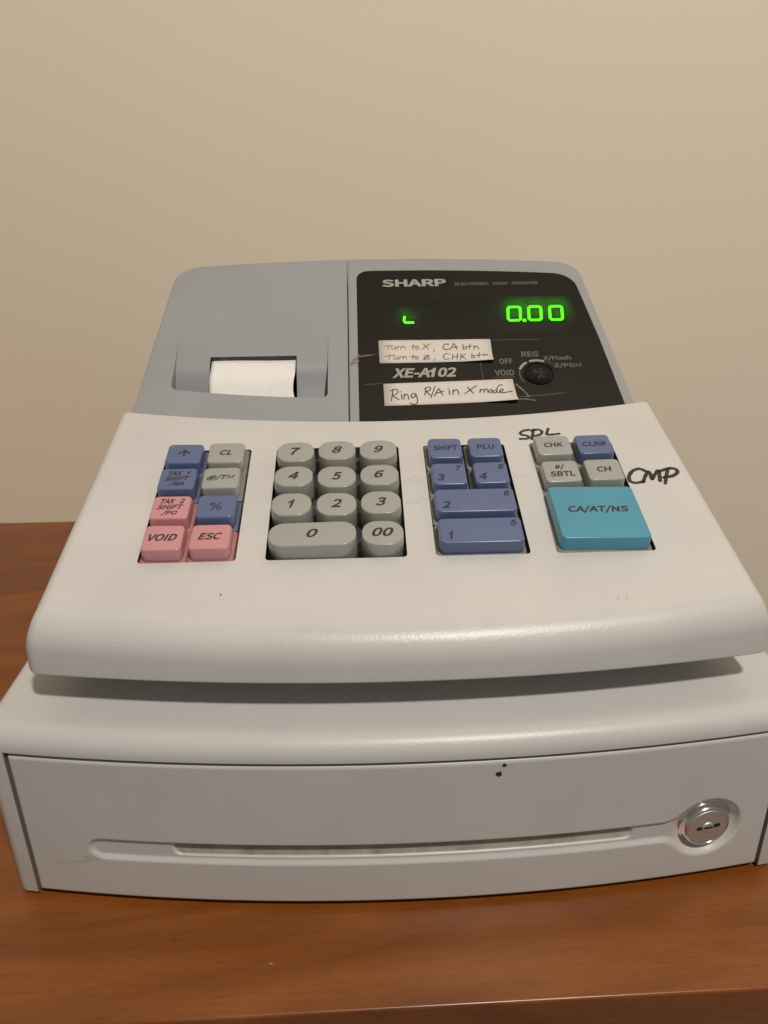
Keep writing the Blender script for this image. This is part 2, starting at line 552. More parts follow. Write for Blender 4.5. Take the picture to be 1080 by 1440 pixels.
# glyph outlines for the printed lettering: advance, points, triangles (thousandths of an em)
FONT = {
 '#': (194, [3,69,3,113,38,113,42,149,11,149,11,193,48,193,57,265,100,265,91,193,121,193,130,265,173,265,164,193,194,193,194,149,159,149,154,113,186,113,186,69,148,69,139,-11,96,-11,105,69,76,69,66,-11,23,-11,32,69,115,149,85,149,81,113,111,113], [6,8,7,6,9,8,10,12,11,10,13,12,4,6,5,4,9,6,4,10,9,4,13,10,4,14,13,4,15,14,3,15,4,2,29,3,29,15,3,2,30,29,28,15,29,31,16,28,16,15,28,31,17,16,0,2,1,0,30,2,0,31,30,0,17,31,0,18,17,0,19,18,27,19,0,26,24,27,24,19,27,26,25,24,23,19,24,22,20,23,20,19,23,22,21,20]),
 '%': (322, [72,99,103,109,123,137,130,181,123,225,103,252,72,261,41,252,21,225,14,181,21,137,41,109,72,119,54,126,42,147,38,181,42,215,54,235,72,242,90,235,101,215,106,181,101,147,90,126,79,-5,101,-5,243,261,221,261,251,-5,281,5,302,33,309,77,302,120,281,148,251,157,220,148,200,120,193,77,200,33,220,5,251,15,233,22,221,42,216,77,221,111,233,131,251,138,268,131,281,111,285,77,281,42,268,22], [7,5,6,24,26,27,24,25,26,8,18,7,18,5,7,18,4,5,8,17,18,19,4,18,20,4,19,8,16,17,9,16,8,20,3,4,21,3,20,9,15,16,10,15,9,10,14,15,22,3,21,22,2,3,35,33,34,36,46,35,46,33,35,46,32,33,10,13,14,23,2,22,36,45,46,47,32,46,11,13,10,23,1,2,48,32,47,36,44,45,11,12,13,12,1,23,37,44,36,48,31,32,11,1,12,49,31,48,37,43,44,0,1,11,38,43,37,38,42,43,50,31,49,50,30,31,38,41,42,51,30,50,51,29,30,39,41,38,39,40,41,40,29,51,39,29,40,39,28,29]),
 '-': (121, [117,121,117,75,5,75,5,121], [2,0,3,2,1,0]),
 '/': (137, [147,289,35,-74,-11,-74,101,289], [2,0,3,2,1,0]),
 '0': (194, [17,207,48,256,97,273,147,256,178,207,188,129,178,51,147,1,97,-16,48,1,17,51,6,129,129,187,115,216,97,224,80,216,65,187,59,129,65,71,80,41,97,33,115,41,129,71,135,129], [1,3,2,0,3,1,0,14,3,14,4,3,0,15,14,13,4,14,0,16,15,12,4,13,12,5,4,11,16,0,23,5,12,11,17,16,23,6,5,10,17,11,10,18,17,22,6,23,10,19,18,21,6,22,9,19,10,21,7,6,9,20,19,20,7,21,9,7,20,9,8,7]),
 '1': (166, [52,-11,107,-11,107,268,66,268,52,238,-17,186,-17,136,52,172], [0,1,2,0,2,7,7,2,4,4,2,3,7,4,6,6,4,5]),
 '2': (194, [73,91,110,142,122,185,118,206,106,219,85,224,70,221,55,212,33,190,-2,224,29,253,57,267,90,272,135,262,165,231,176,186,162,130,125,74,92,38,77,37,106,39,188,39,188,-11,4,-11,4,24], [11,13,12,10,13,11,10,14,13,9,14,10,9,5,14,5,4,14,4,15,14,9,6,5,8,7,9,7,6,9,3,15,4,2,15,3,2,16,15,1,16,2,0,16,1,0,17,16,24,17,0,24,19,17,19,18,17,18,21,20,18,22,21,19,22,18,24,22,19,23,22,24]),
 '3': (194, [25,67,49,46,67,37,90,33,112,38,126,50,131,70,125,90,105,104,51,112,51,155,100,163,117,176,122,195,118,210,108,220,90,224,74,222,59,214,35,195,4,232,34,256,61,268,91,272,135,264,166,238,177,198,170,165,152,140,131,129,131,141,155,131,177,105,186,68,173,23,139,-6,92,-16,54,-10,24,4,-5,29], [22,24,23,21,24,22,21,25,24,20,25,21,20,16,25,16,15,25,15,26,25,19,18,20,18,17,20,17,16,20,14,26,15,13,26,14,13,27,26,12,27,13,11,27,12,11,28,27,10,28,11,9,30,10,30,28,10,9,29,30,31,28,30,29,31,28,29,32,31,9,32,29,8,32,9,8,33,32,7,33,8,6,33,7,5,33,6,5,34,33,39,1,0,4,34,5,39,2,1,3,34,4,39,3,2,39,34,3,38,34,39,38,35,34,37,35,38,37,36,35]),
 '4': (194, [-4,60,-4,95,108,268,160,268,160,107,194,107,194,60,160,60,160,-11,108,-11,108,60,108,190,109,207,109,211,126,211,123,204,116,191,108,178,61,107,108,107,108,175], [1,3,2,1,13,3,13,14,3,14,4,3,1,12,13,15,4,14,1,11,12,16,4,15,17,4,16,1,17,11,17,20,11,1,18,17,20,4,17,19,4,20,1,19,18,1,4,19,1,5,4,1,6,5,0,6,1,10,6,0,9,7,10,7,6,10,9,8,7]),
 '5': (194, [24,66,48,46,66,37,88,33,110,39,126,56,132,83,126,109,112,124,89,130,77,129,66,124,47,113,19,131,28,268,174,268,174,218,77,218,73,173,68,171,82,175,99,176,143,167,175,135,187,83,173,30,138,-4,92,-16,53,-10,24,4,-6,28], [13,17,14,17,15,14,17,16,15,13,19,17,19,18,17,20,22,21,19,22,20,13,22,19,13,23,22,13,9,23,9,8,23,8,24,23,12,11,13,11,10,13,10,9,13,7,24,8,6,24,7,6,25,24,5,25,6,30,1,0,4,25,5,30,2,1,3,25,4,30,3,2,30,25,3,30,26,25,29,26,30,28,26,29,28,27,26]),
 '6': (194, [23,208,61,257,114,272,142,268,165,258,191,236,157,200,139,217,128,222,117,224,90,216,70,187,66,158,61,154,84,166,108,171,151,160,181,129,191,79,179,30,148,-4,105,-16,55,0,21,48,8,123,121,37,133,53,138,79,133,104,122,119,102,124,90,122,75,113,62,100,69,62,85,39,105,32], [1,3,2,1,4,3,1,5,4,0,9,1,9,5,1,9,8,5,8,7,5,7,6,5,0,10,9,0,11,10,24,11,0,24,12,11,14,16,15,13,16,14,13,17,16,24,13,12,24,17,13,24,30,17,30,29,17,29,18,17,24,31,30,23,33,24,33,32,24,32,31,24,28,18,29,27,18,28,23,34,33,26,18,27,26,19,18,23,35,34,25,19,26,22,35,23,22,36,35,36,19,25,22,19,36,22,20,19,21,20,22]),
 '7': (194, [6,218,6,268,189,268,189,234,143,159,121,87,113,-11,57,-11,68,89,91,165,123,218], [0,2,1,0,3,2,0,10,3,10,4,3,9,4,10,8,4,9,8,5,4,7,5,8,7,6,5]),
 '8': (194, [13,99,33,126,52,140,52,131,37,144,23,167,17,196,28,236,57,262,99,272,142,262,171,234,180,193,174,163,159,139,146,126,146,135,164,122,182,97,190,61,178,22,145,-6,98,-16,51,-6,17,22,5,63,127,209,116,221,98,225,83,222,73,212,69,196,75,176,93,162,113,153,121,162,128,176,131,191,129,84,108,100,82,112,70,102,59,85,56,67,61,48,76,36,98,31,119,35,132,46,136,62], [8,10,9,7,10,8,7,11,10,6,29,7,29,28,7,28,11,7,28,27,11,27,12,11,6,30,29,26,12,27,6,31,30,37,12,26,6,32,31,5,32,6,37,13,12,36,13,37,5,33,32,35,13,36,4,33,5,35,14,13,4,34,33,34,14,35,4,14,34,3,2,4,2,14,4,1,14,2,1,16,14,16,15,14,1,17,16,0,40,1,40,17,1,40,18,17,0,41,40,39,18,40,0,42,41,38,18,39,25,42,0,38,19,18,25,43,42,49,19,38,25,44,43,24,44,25,48,19,49,48,20,19,24,45,44,47,20,48,24,46,45,46,20,47,24,20,46,23,20,24,23,21,20,23,22,21]),
 '9': (194, [37,57,56,41,68,35,80,33,105,41,124,70,129,98,134,103,111,91,86,86,43,97,14,128,4,178,16,227,46,260,89,273,140,257,174,212,187,139,172,51,134,0,83,-16,54,-12,31,-1,5,20,74,220,62,204,57,178,61,152,72,138,92,132,105,135,120,144,133,159,126,196,110,218,89,225], [14,16,15,13,16,14,13,36,16,36,17,16,12,25,13,25,36,13,35,17,36,12,26,25,34,17,35,34,18,17,12,27,26,33,18,34,11,27,12,11,28,27,32,18,33,11,29,28,31,18,32,31,7,18,7,19,18,11,30,29,30,7,31,11,7,30,10,7,11,10,8,7,6,19,7,5,19,6,9,8,10,4,19,5,24,1,0,4,20,19,3,20,4,24,2,1,24,3,2,24,20,3,23,20,24,23,21,20,22,21,23]),
 '@': (331, [33,177,96,241,183,264,257,246,305,197,323,123,309,61,276,22,234,8,210,12,191,25,186,38,196,38,185,27,166,15,144,11,114,19,93,42,86,78,96,124,126,163,172,180,189,177,203,168,209,160,196,160,201,176,243,176,226,86,223,63,227,55,236,53,254,60,270,83,278,122,266,173,234,207,181,220,120,203,73,155,54,80,68,21,105,-15,160,-28,181,-26,200,-20,228,-7,246,-46,212,-62,185,-69,156,-72,82,-55,28,-3,8,80,186,127,183,131,178,134,174,135,153,126,139,106,134,79,137,64,142,57,151,55,158,57,167,63,177,73], [1,3,2,1,4,3,0,38,1,38,37,1,37,4,1,36,4,37,35,4,36,0,39,38,35,5,4,20,22,21,20,23,22,53,39,0,25,23,26,23,27,26,23,24,27,24,28,27,34,5,35,20,25,23,19,25,20,19,24,25,19,57,24,57,56,24,56,55,24,55,28,24,53,40,39,19,58,57,54,28,55,66,28,54,19,59,58,18,59,19,34,6,5,33,6,34,18,60,59,66,29,28,32,6,33,53,41,40,52,41,53,18,61,60,17,61,18,65,29,66,17,62,61,65,30,29,64,30,65,32,7,6,31,7,32,17,63,62,63,30,64,17,30,63,17,31,30,17,12,31,12,7,31,16,11,17,11,12,17,16,13,11,13,10,11,13,7,12,16,14,13,10,7,13,9,7,10,9,8,7,52,42,41,15,14,16,51,42,52,45,47,46,51,43,42,44,47,45,43,47,44,51,47,43,51,48,47,50,48,51,50,49,48]),
 'A': (213, [132,268,227,-11,169,-11,145,67,67,67,42,-11,-14,-11,80,268,122,140,113,169,104,198,98,219,113,219,107,198,99,169,90,140,82,115,130,115], [6,11,7,11,0,7,11,12,0,12,1,0,6,10,11,13,1,12,6,14,10,14,9,10,14,9,13,9,1,13,8,1,9,6,15,14,17,1,8,6,16,15,6,4,16,4,17,16,4,3,17,3,1,17,6,5,4,2,1,3]),
 'B': (230, [112,268,161,261,198,237,211,195,206,166,190,142,173,132,173,144,196,135,218,111,226,75,211,27,172,-2,118,-11,24,-11,24,268,137,163,152,174,156,190,151,207,137,216,106,220,79,220,79,159,105,159,146,42,165,55,171,76,165,95,147,107,112,112,79,112,79,37,112,37], [14,22,15,22,0,15,22,1,0,22,2,1,22,21,2,21,20,2,20,3,2,14,23,22,19,3,20,18,3,19,18,4,3,17,4,18,16,4,17,16,5,4,24,5,16,14,31,23,31,24,23,31,7,24,7,5,24,31,6,7,8,5,7,6,8,5,6,9,8,31,30,6,30,9,6,14,32,31,29,9,30,29,10,9,28,10,29,27,10,28,26,10,27,26,11,10,25,11,26,33,11,25,32,11,33,14,11,32,14,12,11,14,13,12]),
 'C': (223, [25,205,70,255,133,272,166,267,193,254,220,231,188,193,166,212,152,219,135,222,98,211,74,180,65,129,74,78,98,46,134,35,153,38,169,46,194,69,226,31,195,3,166,-11,131,-16,68,2,25,52,9,128], [1,3,2,1,4,3,0,4,1,0,9,4,9,5,4,9,8,5,8,7,5,7,6,5,0,10,9,0,11,10,25,11,0,25,12,11,25,13,12,24,13,25,24,14,13,17,19,18,23,14,24,16,19,17,23,15,14,15,19,16,23,19,15,23,20,19,23,21,20,22,21,23]),
 'D': (241, [101,268,171,252,217,204,231,129,217,54,172,6,102,-11,24,-11,24,268,141,49,167,79,176,129,167,179,141,209,95,219,79,219,79,38,95,38], [7,15,8,15,0,8,15,1,0,15,14,1,14,2,1,7,16,15,13,2,14,12,2,13,12,3,2,11,3,12,11,4,3,10,4,11,9,4,10,9,5,4,17,5,9,7,17,16,7,5,17,7,6,5]),
 'E': (206, [194,268,194,218,79,218,79,160,176,160,176,110,79,110,79,39,198,39,198,-11,24,-11,24,268], [10,2,11,2,0,11,2,1,0,10,3,2,10,6,3,6,4,3,6,5,4,10,7,6,10,8,7,10,9,8]),
 'F': (193, [194,268,194,218,79,218,79,154,177,154,177,104,79,104,79,-11,24,-11,24,268], [8,2,9,2,0,9,2,1,0,8,3,2,8,6,3,6,4,3,6,5,4,8,7,6]),
 'G': (241, [26,205,71,255,137,272,173,267,200,254,227,231,196,193,174,212,159,219,140,222,100,211,74,180,65,129,74,78,99,46,140,35,155,36,168,41,175,45,175,95,120,95,120,144,226,144,226,20,201,0,171,-11,135,-16,70,2,25,52,9,128], [1,3,2,1,4,3,0,4,1,0,9,4,9,5,4,9,8,5,8,7,5,7,6,5,0,10,9,0,11,10,29,11,0,29,12,11,20,22,21,20,19,22,19,23,22,29,13,12,28,13,29,18,23,19,28,14,13,27,14,28,27,15,14,17,23,18,16,23,17,15,23,16,27,23,15,27,24,23,26,24,27,26,25,24]),
 'H': (255, [79,268,79,160,176,160,176,268,231,268,231,-11,176,-11,176,110,79,110,79,-11,24,-11,24,268], [10,0,11,10,1,0,2,4,3,2,5,4,10,8,1,8,2,1,8,7,2,7,5,2,10,9,8,6,5,7]),
 'I': (103, [79,268,79,-11,24,-11,24,268], [2,0,3,2,1,0]),
 'K': (226, [79,268,79,139,63,139,171,268,236,268,145,158,244,-11,182,-11,110,115,79,77,79,-11,24,-11,24,268], [11,0,12,11,2,0,2,1,0,2,4,3,2,5,4,2,8,5,8,6,5,11,9,2,9,8,2,7,6,8,11,10,9]),
 'L': (190, [79,268,79,39,191,39,191,-11,24,-11,24,268], [4,0,5,4,1,0,4,2,1,4,3,2]),
 'M': (284, [35,0,64,0,64,142,64,167,62,193,60,218,62,218,82,159,131,26,153,26,201,159,222,218,223,218,221,193,220,167,219,142,219,0,249,0,249,257,210,257,161,119,155,102,149,84,143,66,142,66,136,84,130,102,123,119,74,257,35,257], [0,5,29,5,28,29,5,6,28,6,27,28,20,11,19,11,18,19,11,12,18,12,17,18,0,4,5,7,27,6,20,10,11,13,17,12,0,3,4,14,17,13,15,17,14,0,2,3,8,27,7,20,9,10,0,1,2,16,17,15,8,26,27,21,9,20,22,9,21,8,25,26,23,9,22,8,24,25,8,23,24,8,9,23]),
 'N': (253, [75,268,172,100,196,53,180,53,178,68,177,96,176,123,176,268,229,268,229,-11,178,-11,81,157,57,204,74,204,75,189,76,162,77,135,77,-11,24,-11,24,268], [18,12,19,12,0,19,12,13,0,13,1,0,6,8,7,6,9,8,18,15,12,15,11,12,14,1,13,15,1,14,18,16,15,11,1,15,10,1,11,18,17,16,5,9,6,10,4,1,4,2,1,4,2,5,2,9,5,10,3,4,10,2,3,10,9,2]),
 'O': (260, [24,205,67,255,130,273,193,255,236,205,251,129,236,53,193,2,130,-16,67,2,24,53,9,129,186,180,164,211,130,221,96,211,73,180,65,129,74,78,96,46,130,35,163,46,186,78,195,129], [1,3,2,0,3,1,0,14,3,14,4,3,0,15,14,13,4,14,0,16,15,12,4,13,11,16,0,12,5,4,11,17,16,23,5,12,10,17,11,23,6,5,10,18,17,22,6,23,10,19,18,21,6,22,9,19,10,21,7,6,20,7,21,9,20,19,9,7,20,9,8,7]),
 'P': (222, [109,268,163,260,202,232,216,181,202,130,164,100,111,91,79,91,79,-11,24,-11,24,268,139,144,155,158,161,181,155,204,138,215,104,219,79,219,79,140,105,140], [9,17,10,17,0,10,17,1,0,17,2,1,17,16,2,16,15,2,15,3,2,9,18,17,14,3,15,13,3,14,13,4,3,12,4,13,11,4,12,19,4,11,9,7,18,7,19,18,7,4,19,7,5,4,7,6,5,9,8,7]),
 'R': (222, [140,151,156,163,162,185,156,205,141,215,110,219,79,219,79,146,110,146,79,98,79,-11,24,-11,24,268,116,268,166,260,203,234,216,185,208,145,185,117,163,107,232,-11,170,-11,107,98], [11,6,12,6,13,12,6,14,13,6,15,14,6,5,15,5,4,15,4,16,15,11,7,6,3,16,4,2,16,3,2,17,16,1,17,2,0,17,1,8,17,0,11,9,7,9,8,7,9,17,8,9,18,17,9,19,18,9,22,19,22,20,19,11,10,9,21,20,22]),
 'S': (209, [35,71,62,48,84,38,107,35,131,39,145,50,149,66,145,81,133,91,113,101,76,118,50,132,27,156,17,193,30,235,63,263,109,272,142,268,170,256,200,231,170,194,146,212,129,219,110,222,89,218,77,209,73,196,78,182,90,171,109,163,146,147,175,130,197,105,205,68,193,25,158,-5,107,-16,69,-11,36,4,1,32], [15,17,16,15,18,17,14,18,15,14,19,18,13,24,14,24,23,14,23,19,14,23,22,19,22,21,19,21,20,19,13,25,24,13,26,25,13,27,26,12,27,13,12,28,27,12,29,28,12,30,29,11,30,12,11,31,30,10,31,11,10,32,31,9,32,10,9,33,32,8,33,9,7,33,8,6,33,7,39,1,0,6,34,33,5,34,6,4,34,5,39,2,1,3,34,4,39,3,2,39,34,3,38,34,39,38,35,34,37,35,38,37,36,35]),
 'T': (210, [0,218,0,268,210,268,210,218,132,218,132,-11,78,-11,78,218], [0,2,1,0,3,2,7,3,0,6,4,7,4,3,7,6,5,4]),
 'U': (252, [23,268,78,268,78,106,85,61,102,41,126,35,151,41,169,61,176,106,176,268,229,268,229,105,216,35,179,-4,126,-16,73,-4,36,35,23,105], [17,1,0,17,2,1,8,10,9,8,11,10,7,11,8,17,3,2,16,3,17,7,12,11,6,12,7,16,4,3,5,12,6,16,5,4,15,5,16,5,13,12,15,13,5,15,14,13]),
 'V': (201, [43,268,87,121,95,92,103,65,109,44,94,44,101,65,108,92,117,121,160,268,216,268,128,-11,74,-11,-15,268], [12,0,13,12,1,0,8,10,9,8,11,10,12,2,1,7,11,8,12,6,2,6,3,2,6,3,7,3,11,7,12,5,6,4,11,3,12,4,5,12,11,4]),
 'X': (201, [-8,268,53,268,91,196,98,185,104,172,108,164,96,164,100,172,106,184,112,196,149,268,208,268,132,131,214,-11,153,-11,111,64,105,77,97,91,92,100,105,100,100,91,94,77,87,64,47,-11,-13,-11,68,133], [25,1,0,25,2,1,9,11,10,9,12,11,25,3,2,8,12,9,25,7,3,7,4,3,7,4,8,4,12,8,5,12,4,25,6,7,25,5,6,25,12,5,24,18,25,18,12,25,18,19,12,19,13,12,24,17,18,20,13,19,21,16,20,16,13,20,24,21,17,21,16,17,24,22,21,15,13,16,24,23,22,14,13,15]),
 'Z': (211, [133,218,19,218,19,268,204,268,204,234,78,39,206,39,206,-11,7,-11,7,23], [1,3,2,1,4,3,1,0,4,0,5,4,9,5,0,9,6,5,9,7,6,8,7,9]),
 'a': (197, [24,92,67,118,125,129,123,140,115,152,97,157,80,155,62,148,37,133,14,174,44,192,71,202,104,206,147,195,173,163,180,118,180,-11,133,-11,130,12,143,12,125,-1,102,-11,76,-16,42,-8,18,14,9,50,126,86,91,78,68,66,63,51,66,40,73,35,85,33,99,35,114,42,126,52], [11,13,12,10,13,11,10,14,13,9,14,10,8,7,9,7,6,9,6,5,9,5,14,9,5,4,14,4,15,14,3,15,4,2,15,3,1,15,2,1,26,15,26,16,15,0,26,1,25,27,0,27,26,0,35,16,26,25,28,27,25,29,28,34,16,35,25,30,29,24,30,25,33,19,34,19,16,34,24,31,30,32,19,33,24,32,31,24,19,32,23,18,24,18,19,24,23,20,18,20,17,18,20,16,19,23,21,20,17,16,20,22,21,23]),
 'h': (213, [75,290,75,202,75,188,98,201,126,206,165,196,188,166,195,121,195,-11,141,-11,141,116,138,141,130,152,116,156,102,153,89,145,75,133,75,-11,21,-11,21,290], [18,0,19,18,1,0,3,5,4,18,2,1,2,5,3,2,6,5,18,16,2,16,15,2,15,14,2,14,13,2,13,6,2,13,12,6,12,7,6,11,7,12,10,7,11,18,17,16,10,8,7,9,8,10]),
 'l': (99, [21,290,75,290,75,37,76,32,76,33,75,33,74,33,89,35,97,-10,82,-14,75,-15,65,-16,40,-9,25,10,21,37], [14,1,0,14,2,1,13,2,14,13,6,2,6,4,2,4,3,2,4,8,7,3,8,4,6,4,5,13,4,6,13,3,4,13,8,3,12,8,13,11,8,12,11,9,8,11,10,9]),
 's': (164, [24,58,49,41,65,34,83,31,99,35,107,41,109,49,105,59,92,68,73,76,45,88,21,108,10,141,20,175,47,198,87,206,112,203,135,194,162,176,133,139,112,152,100,157,88,159,73,156,66,150,64,143,67,135,78,128,97,120,126,107,152,87,162,52,153,17,125,-7,82,-16,53,-12,26,-2,-4,19], [14,16,15,14,17,16,13,17,14,13,18,17,13,21,18,21,20,18,20,19,18,12,23,13,23,22,13,22,21,13,12,24,23,12,25,24,12,26,25,11,26,12,11,27,26,11,28,27,11,29,28,10,29,11,10,30,29,9,30,10,9,31,30,8,31,9,7,31,8,6,31,7,37,1,0,6,32,31,5,32,6,4,32,5,37,2,1,3,32,4,37,3,2,37,32,3,36,32,37,36,33,32,35,33,36,35,34,33]),
}
FONT_BOLD = {
 '-': (121, [121,125,121,71,1,71,1,125], [2,0,3,2,1,0]),
 '0': (194, [13,208,45,259,97,277,150,259,182,208,192,129,182,50,150,-2,97,-20,45,-2,13,50,2,129,125,186,112,213,97,220,83,213,69,186,63,129,69,72,83,44,97,38,112,44,125,72,131,129], [1,3,2,0,3,1,0,14,3,14,4,3,0,15,14,13,4,14,0,16,15,12,4,13,12,5,4,11,16,0,11,17,16,23,5,12,23,6,5,10,17,11,22,6,23,10,18,17,10,19,18,21,6,22,9,19,10,21,7,6,9,20,19,20,7,21,9,7,20,9,8,7]),
 '1': (166, [38,-15,107,-15,107,272,55,272,38,234,-48,168,-48,106,38,151], [0,1,2,0,2,7,7,2,4,4,2,3,7,4,6,6,4,5]),
 '2': (194, [70,93,107,144,118,185,114,204,104,215,85,220,71,217,57,209,33,184,-8,224,27,256,55,271,90,276,137,265,169,233,180,186,166,128,128,71,102,43,77,41,91,42,106,43,192,43,192,-15,0,-15,0,25], [11,13,12,10,13,11,10,14,13,9,14,10,9,5,14,5,4,14,4,15,14,8,7,9,7,6,9,6,5,9,3,15,4,2,15,3,2,16,15,1,16,2,0,16,1,0,17,16,25,17,0,25,19,17,19,18,17,20,22,21,20,23,22,19,23,20,25,23,19,24,23,25]),
 'A': (213, [135,272,232,-15,166,-15,142,63,70,63,45,-15,-20,-15,77,272,118,139,109,168,100,197,95,215,116,215,111,197,103,168,94,139,87,119,124,119], [6,11,7,11,0,7,11,12,0,12,1,0,6,10,11,13,1,12,6,14,10,14,9,10,14,9,13,9,1,13,8,1,9,6,15,14,17,1,8,6,16,15,6,17,16,6,4,17,4,3,17,3,1,17,6,5,4,2,1,3]),
 'E': (206, [198,272,198,214,83,214,83,164,180,164,180,106,83,106,83,43,202,43,202,-15,20,-15,20,272], [10,2,11,2,0,11,2,1,0,10,3,2,10,6,3,6,4,3,6,5,4,10,7,6,10,8,7,10,9,8]),
 'H': (255, [83,272,83,164,172,164,172,272,235,272,235,-15,172,-15,172,106,83,106,83,-15,20,-15,20,272], [10,0,11,10,1,0,2,4,3,2,5,4,10,8,1,8,2,1,8,7,2,7,5,2,10,9,8,6,5,7]),
 'P': (222, [110,272,165,264,205,235,220,181,206,128,166,97,111,87,83,87,83,-15,20,-15,20,272,137,148,152,160,157,181,152,201,137,212,103,215,83,215,83,144,105,144], [9,17,10,17,0,10,17,1,0,17,2,1,17,16,2,16,15,2,15,3,2,9,18,17,14,3,15,13,3,14,13,4,3,12,4,13,11,4,12,19,4,11,9,19,18,9,7,19,7,4,19,7,5,4,7,6,5,9,8,7]),
 'R': (222, [138,155,152,166,157,185,153,202,139,212,110,215,83,215,83,150,109,150,83,94,83,-15,20,-15,20,272,117,272,168,264,207,236,221,185,212,143,187,114,169,105,239,-15,167,-15,105,94], [11,6,12,6,13,12,6,14,13,6,15,14,6,5,15,5,4,15,4,16,15,11,7,6,3,16,4,2,16,3,2,17,16,1,17,2,0,17,1,8,17,0,11,8,7,11,9,8,9,17,8,9,18,17,9,19,18,9,22,19,22,20,19,11,10,9,21,20,22]),
 'S': (209, [34,77,65,52,85,42,107,39,130,43,141,52,145,66,142,79,131,88,111,98,74,114,47,129,23,154,13,194,26,237,61,266,109,276,143,272,172,259,206,232,171,188,144,209,128,215,110,218,90,214,81,207,77,196,81,184,92,175,110,166,147,150,177,134,200,107,209,68,196,23,160,-9,107,-20,68,-14,34,0,-5,31], [15,17,16,15,18,17,14,18,15,14,19,18,13,24,14,24,23,14,23,19,14,23,22,19,22,21,19,21,20,19,13,25,24,13,26,25,13,27,26,12,27,13,12,28,27,12,29,28,12,30,29,11,30,12,11,31,30,11,32,31,10,32,11,9,32,10,9,33,32,8,33,9,7,33,8,6,33,7,39,1,0,6,34,33,5,34,6,4,34,5,39,2,1,3,34,4,39,3,2,39,34,3,38,34,39,38,35,34,37,35,38,37,36,35]),
 'X': (201, [-15,272,56,272,95,198,101,186,108,174,111,168,94,168,96,174,102,186,108,198,147,272,215,272,137,131,221,-15,150,-15,108,62,101,75,94,89,90,96,107,96,104,89,97,76,90,62,49,-15,-20,-15,64,133], [25,1,0,25,2,1,9,11,10,9,12,11,25,3,2,8,12,9,25,7,3,7,4,3,7,4,8,4,12,8,5,12,4,25,6,7,25,5,6,25,12,5,24,18,25,18,12,25,18,19,12,19,13,12,24,17,18,20,13,19,21,16,20,16,13,20,24,21,17,21,16,17,24,22,21,15,13,16,24,23,22,14,13,15]),
}

# ------------------------------------------------------------------ setting: wall and table
WALL_Y = 0.3835
bm = bmesh.new()
bmesh.ops.create_grid(bm, x_segments=8, y_segments=8, size=0.5)
me = bpy.data.meshes.new("m"); bm.to_mesh(me); bm.free()
for v in me.vertices:
    v.co = (v.co.x * 5.0, 0.0, 0.9 + v.co.y * 3.2)
wall = link_mesh("wall", me, M['wall'], matrix=Matrix.Translation((0, WALL_Y, 0)))
tag(wall, kind="structure")

TX0, TX1 = -0.95, 0.205
TXC = (TX0 + TX1) / 2
def table_poly(x):
    yf = -0.0534 + 0.014 * (x + TXC)
    return [(yf, -0.045), (WALL_Y - 0.001, -0.045), (WALL_Y - 0.001, 0.0), (yf, 0.0)], [0.001, 0.0005, 0.0005, 0.0013]
table = link_mesh("wooden_table", loft_x(table_poly, (TX1 - TX0) / 2, 0.0012, nx=10, warp=lambda v: [v[0] + TXC, v[1], v[2]]), M['wood'])
tag(table, "reddish brown wooden table top under the cash register", "table")
# a few crumbs and nicks on the wood
crumb = mesh_from(*(lambda b: (b, [(0, 1, 2), (0, 2, 3), (0, 3, 4), (0, 4, 1), (1, 4, 3, 2)]))(
    [(0, 0, 0.0004), (0.0008, 0.0002, 0), (0.0001, 0.0006, 0), (-0.0006, 0, 0), (0, -0.0005, 0)]))
tag(link_mesh("crumb", crumb, M['crumb'], matrix=Matrix.Translation((-0.052, -0.034, 0.0))),
    "tiny pale crumb on the wood in front of the drawer", "crumb")

# ------------------------------------------------------------------ cash register
reg = bpy.data.objects.new("cash_register", None)
col.objects.link(reg)
tag(reg, "off white electronic cash register with coloured keys and lit green display", "cash register")

# --- drawer housing
HC = 0.0842
CW = 0.1605
def bow_front(x, a=0.0122, w=0.151):
    return -a * (1 - (x / w) ** 2)
def housing_poly(x):
    y0 = 0.0008 + bow_front(x)
    return [(y0, 0.0012), (0.352, 0.0012), (0.352, HC), (y0, HC)], [0.0012, 0.003, 0.004, 0.0085]
hm = loft_x(housing_poly, CW, 0.0045, nx=80, seg=8)
hm.materials.append(M['drawer'])
# opening for the drawer
v, f = [], []
xs = np.linspace(-0.1516, 0.1516, 41)
for x in xs:
    for (yy, zz) in ((-0.05, -0.02), (0.024 + bow_front(x), -0.02), (0.024 + bow_front(x), 0.0752), (-0.05, 0.0752)):
        v.append((x, yy, zz))
for i in range(40):
    for j in range(4):
        a, b = i * 4 + j, i * 4 + (j + 1) % 4
        f.append((a, b, b + 4, a + 4))
f += [(0, 1, 2, 3), (160, 161, 162, 163)]
cut = mesh_from(v, f)
cut.materials.append(M['gap'])
hm = boolean_cut(hm, [cut])
link_mesh("drawer_housing", hm, [M['drawer'], M['gap']], reg, smooth=35)

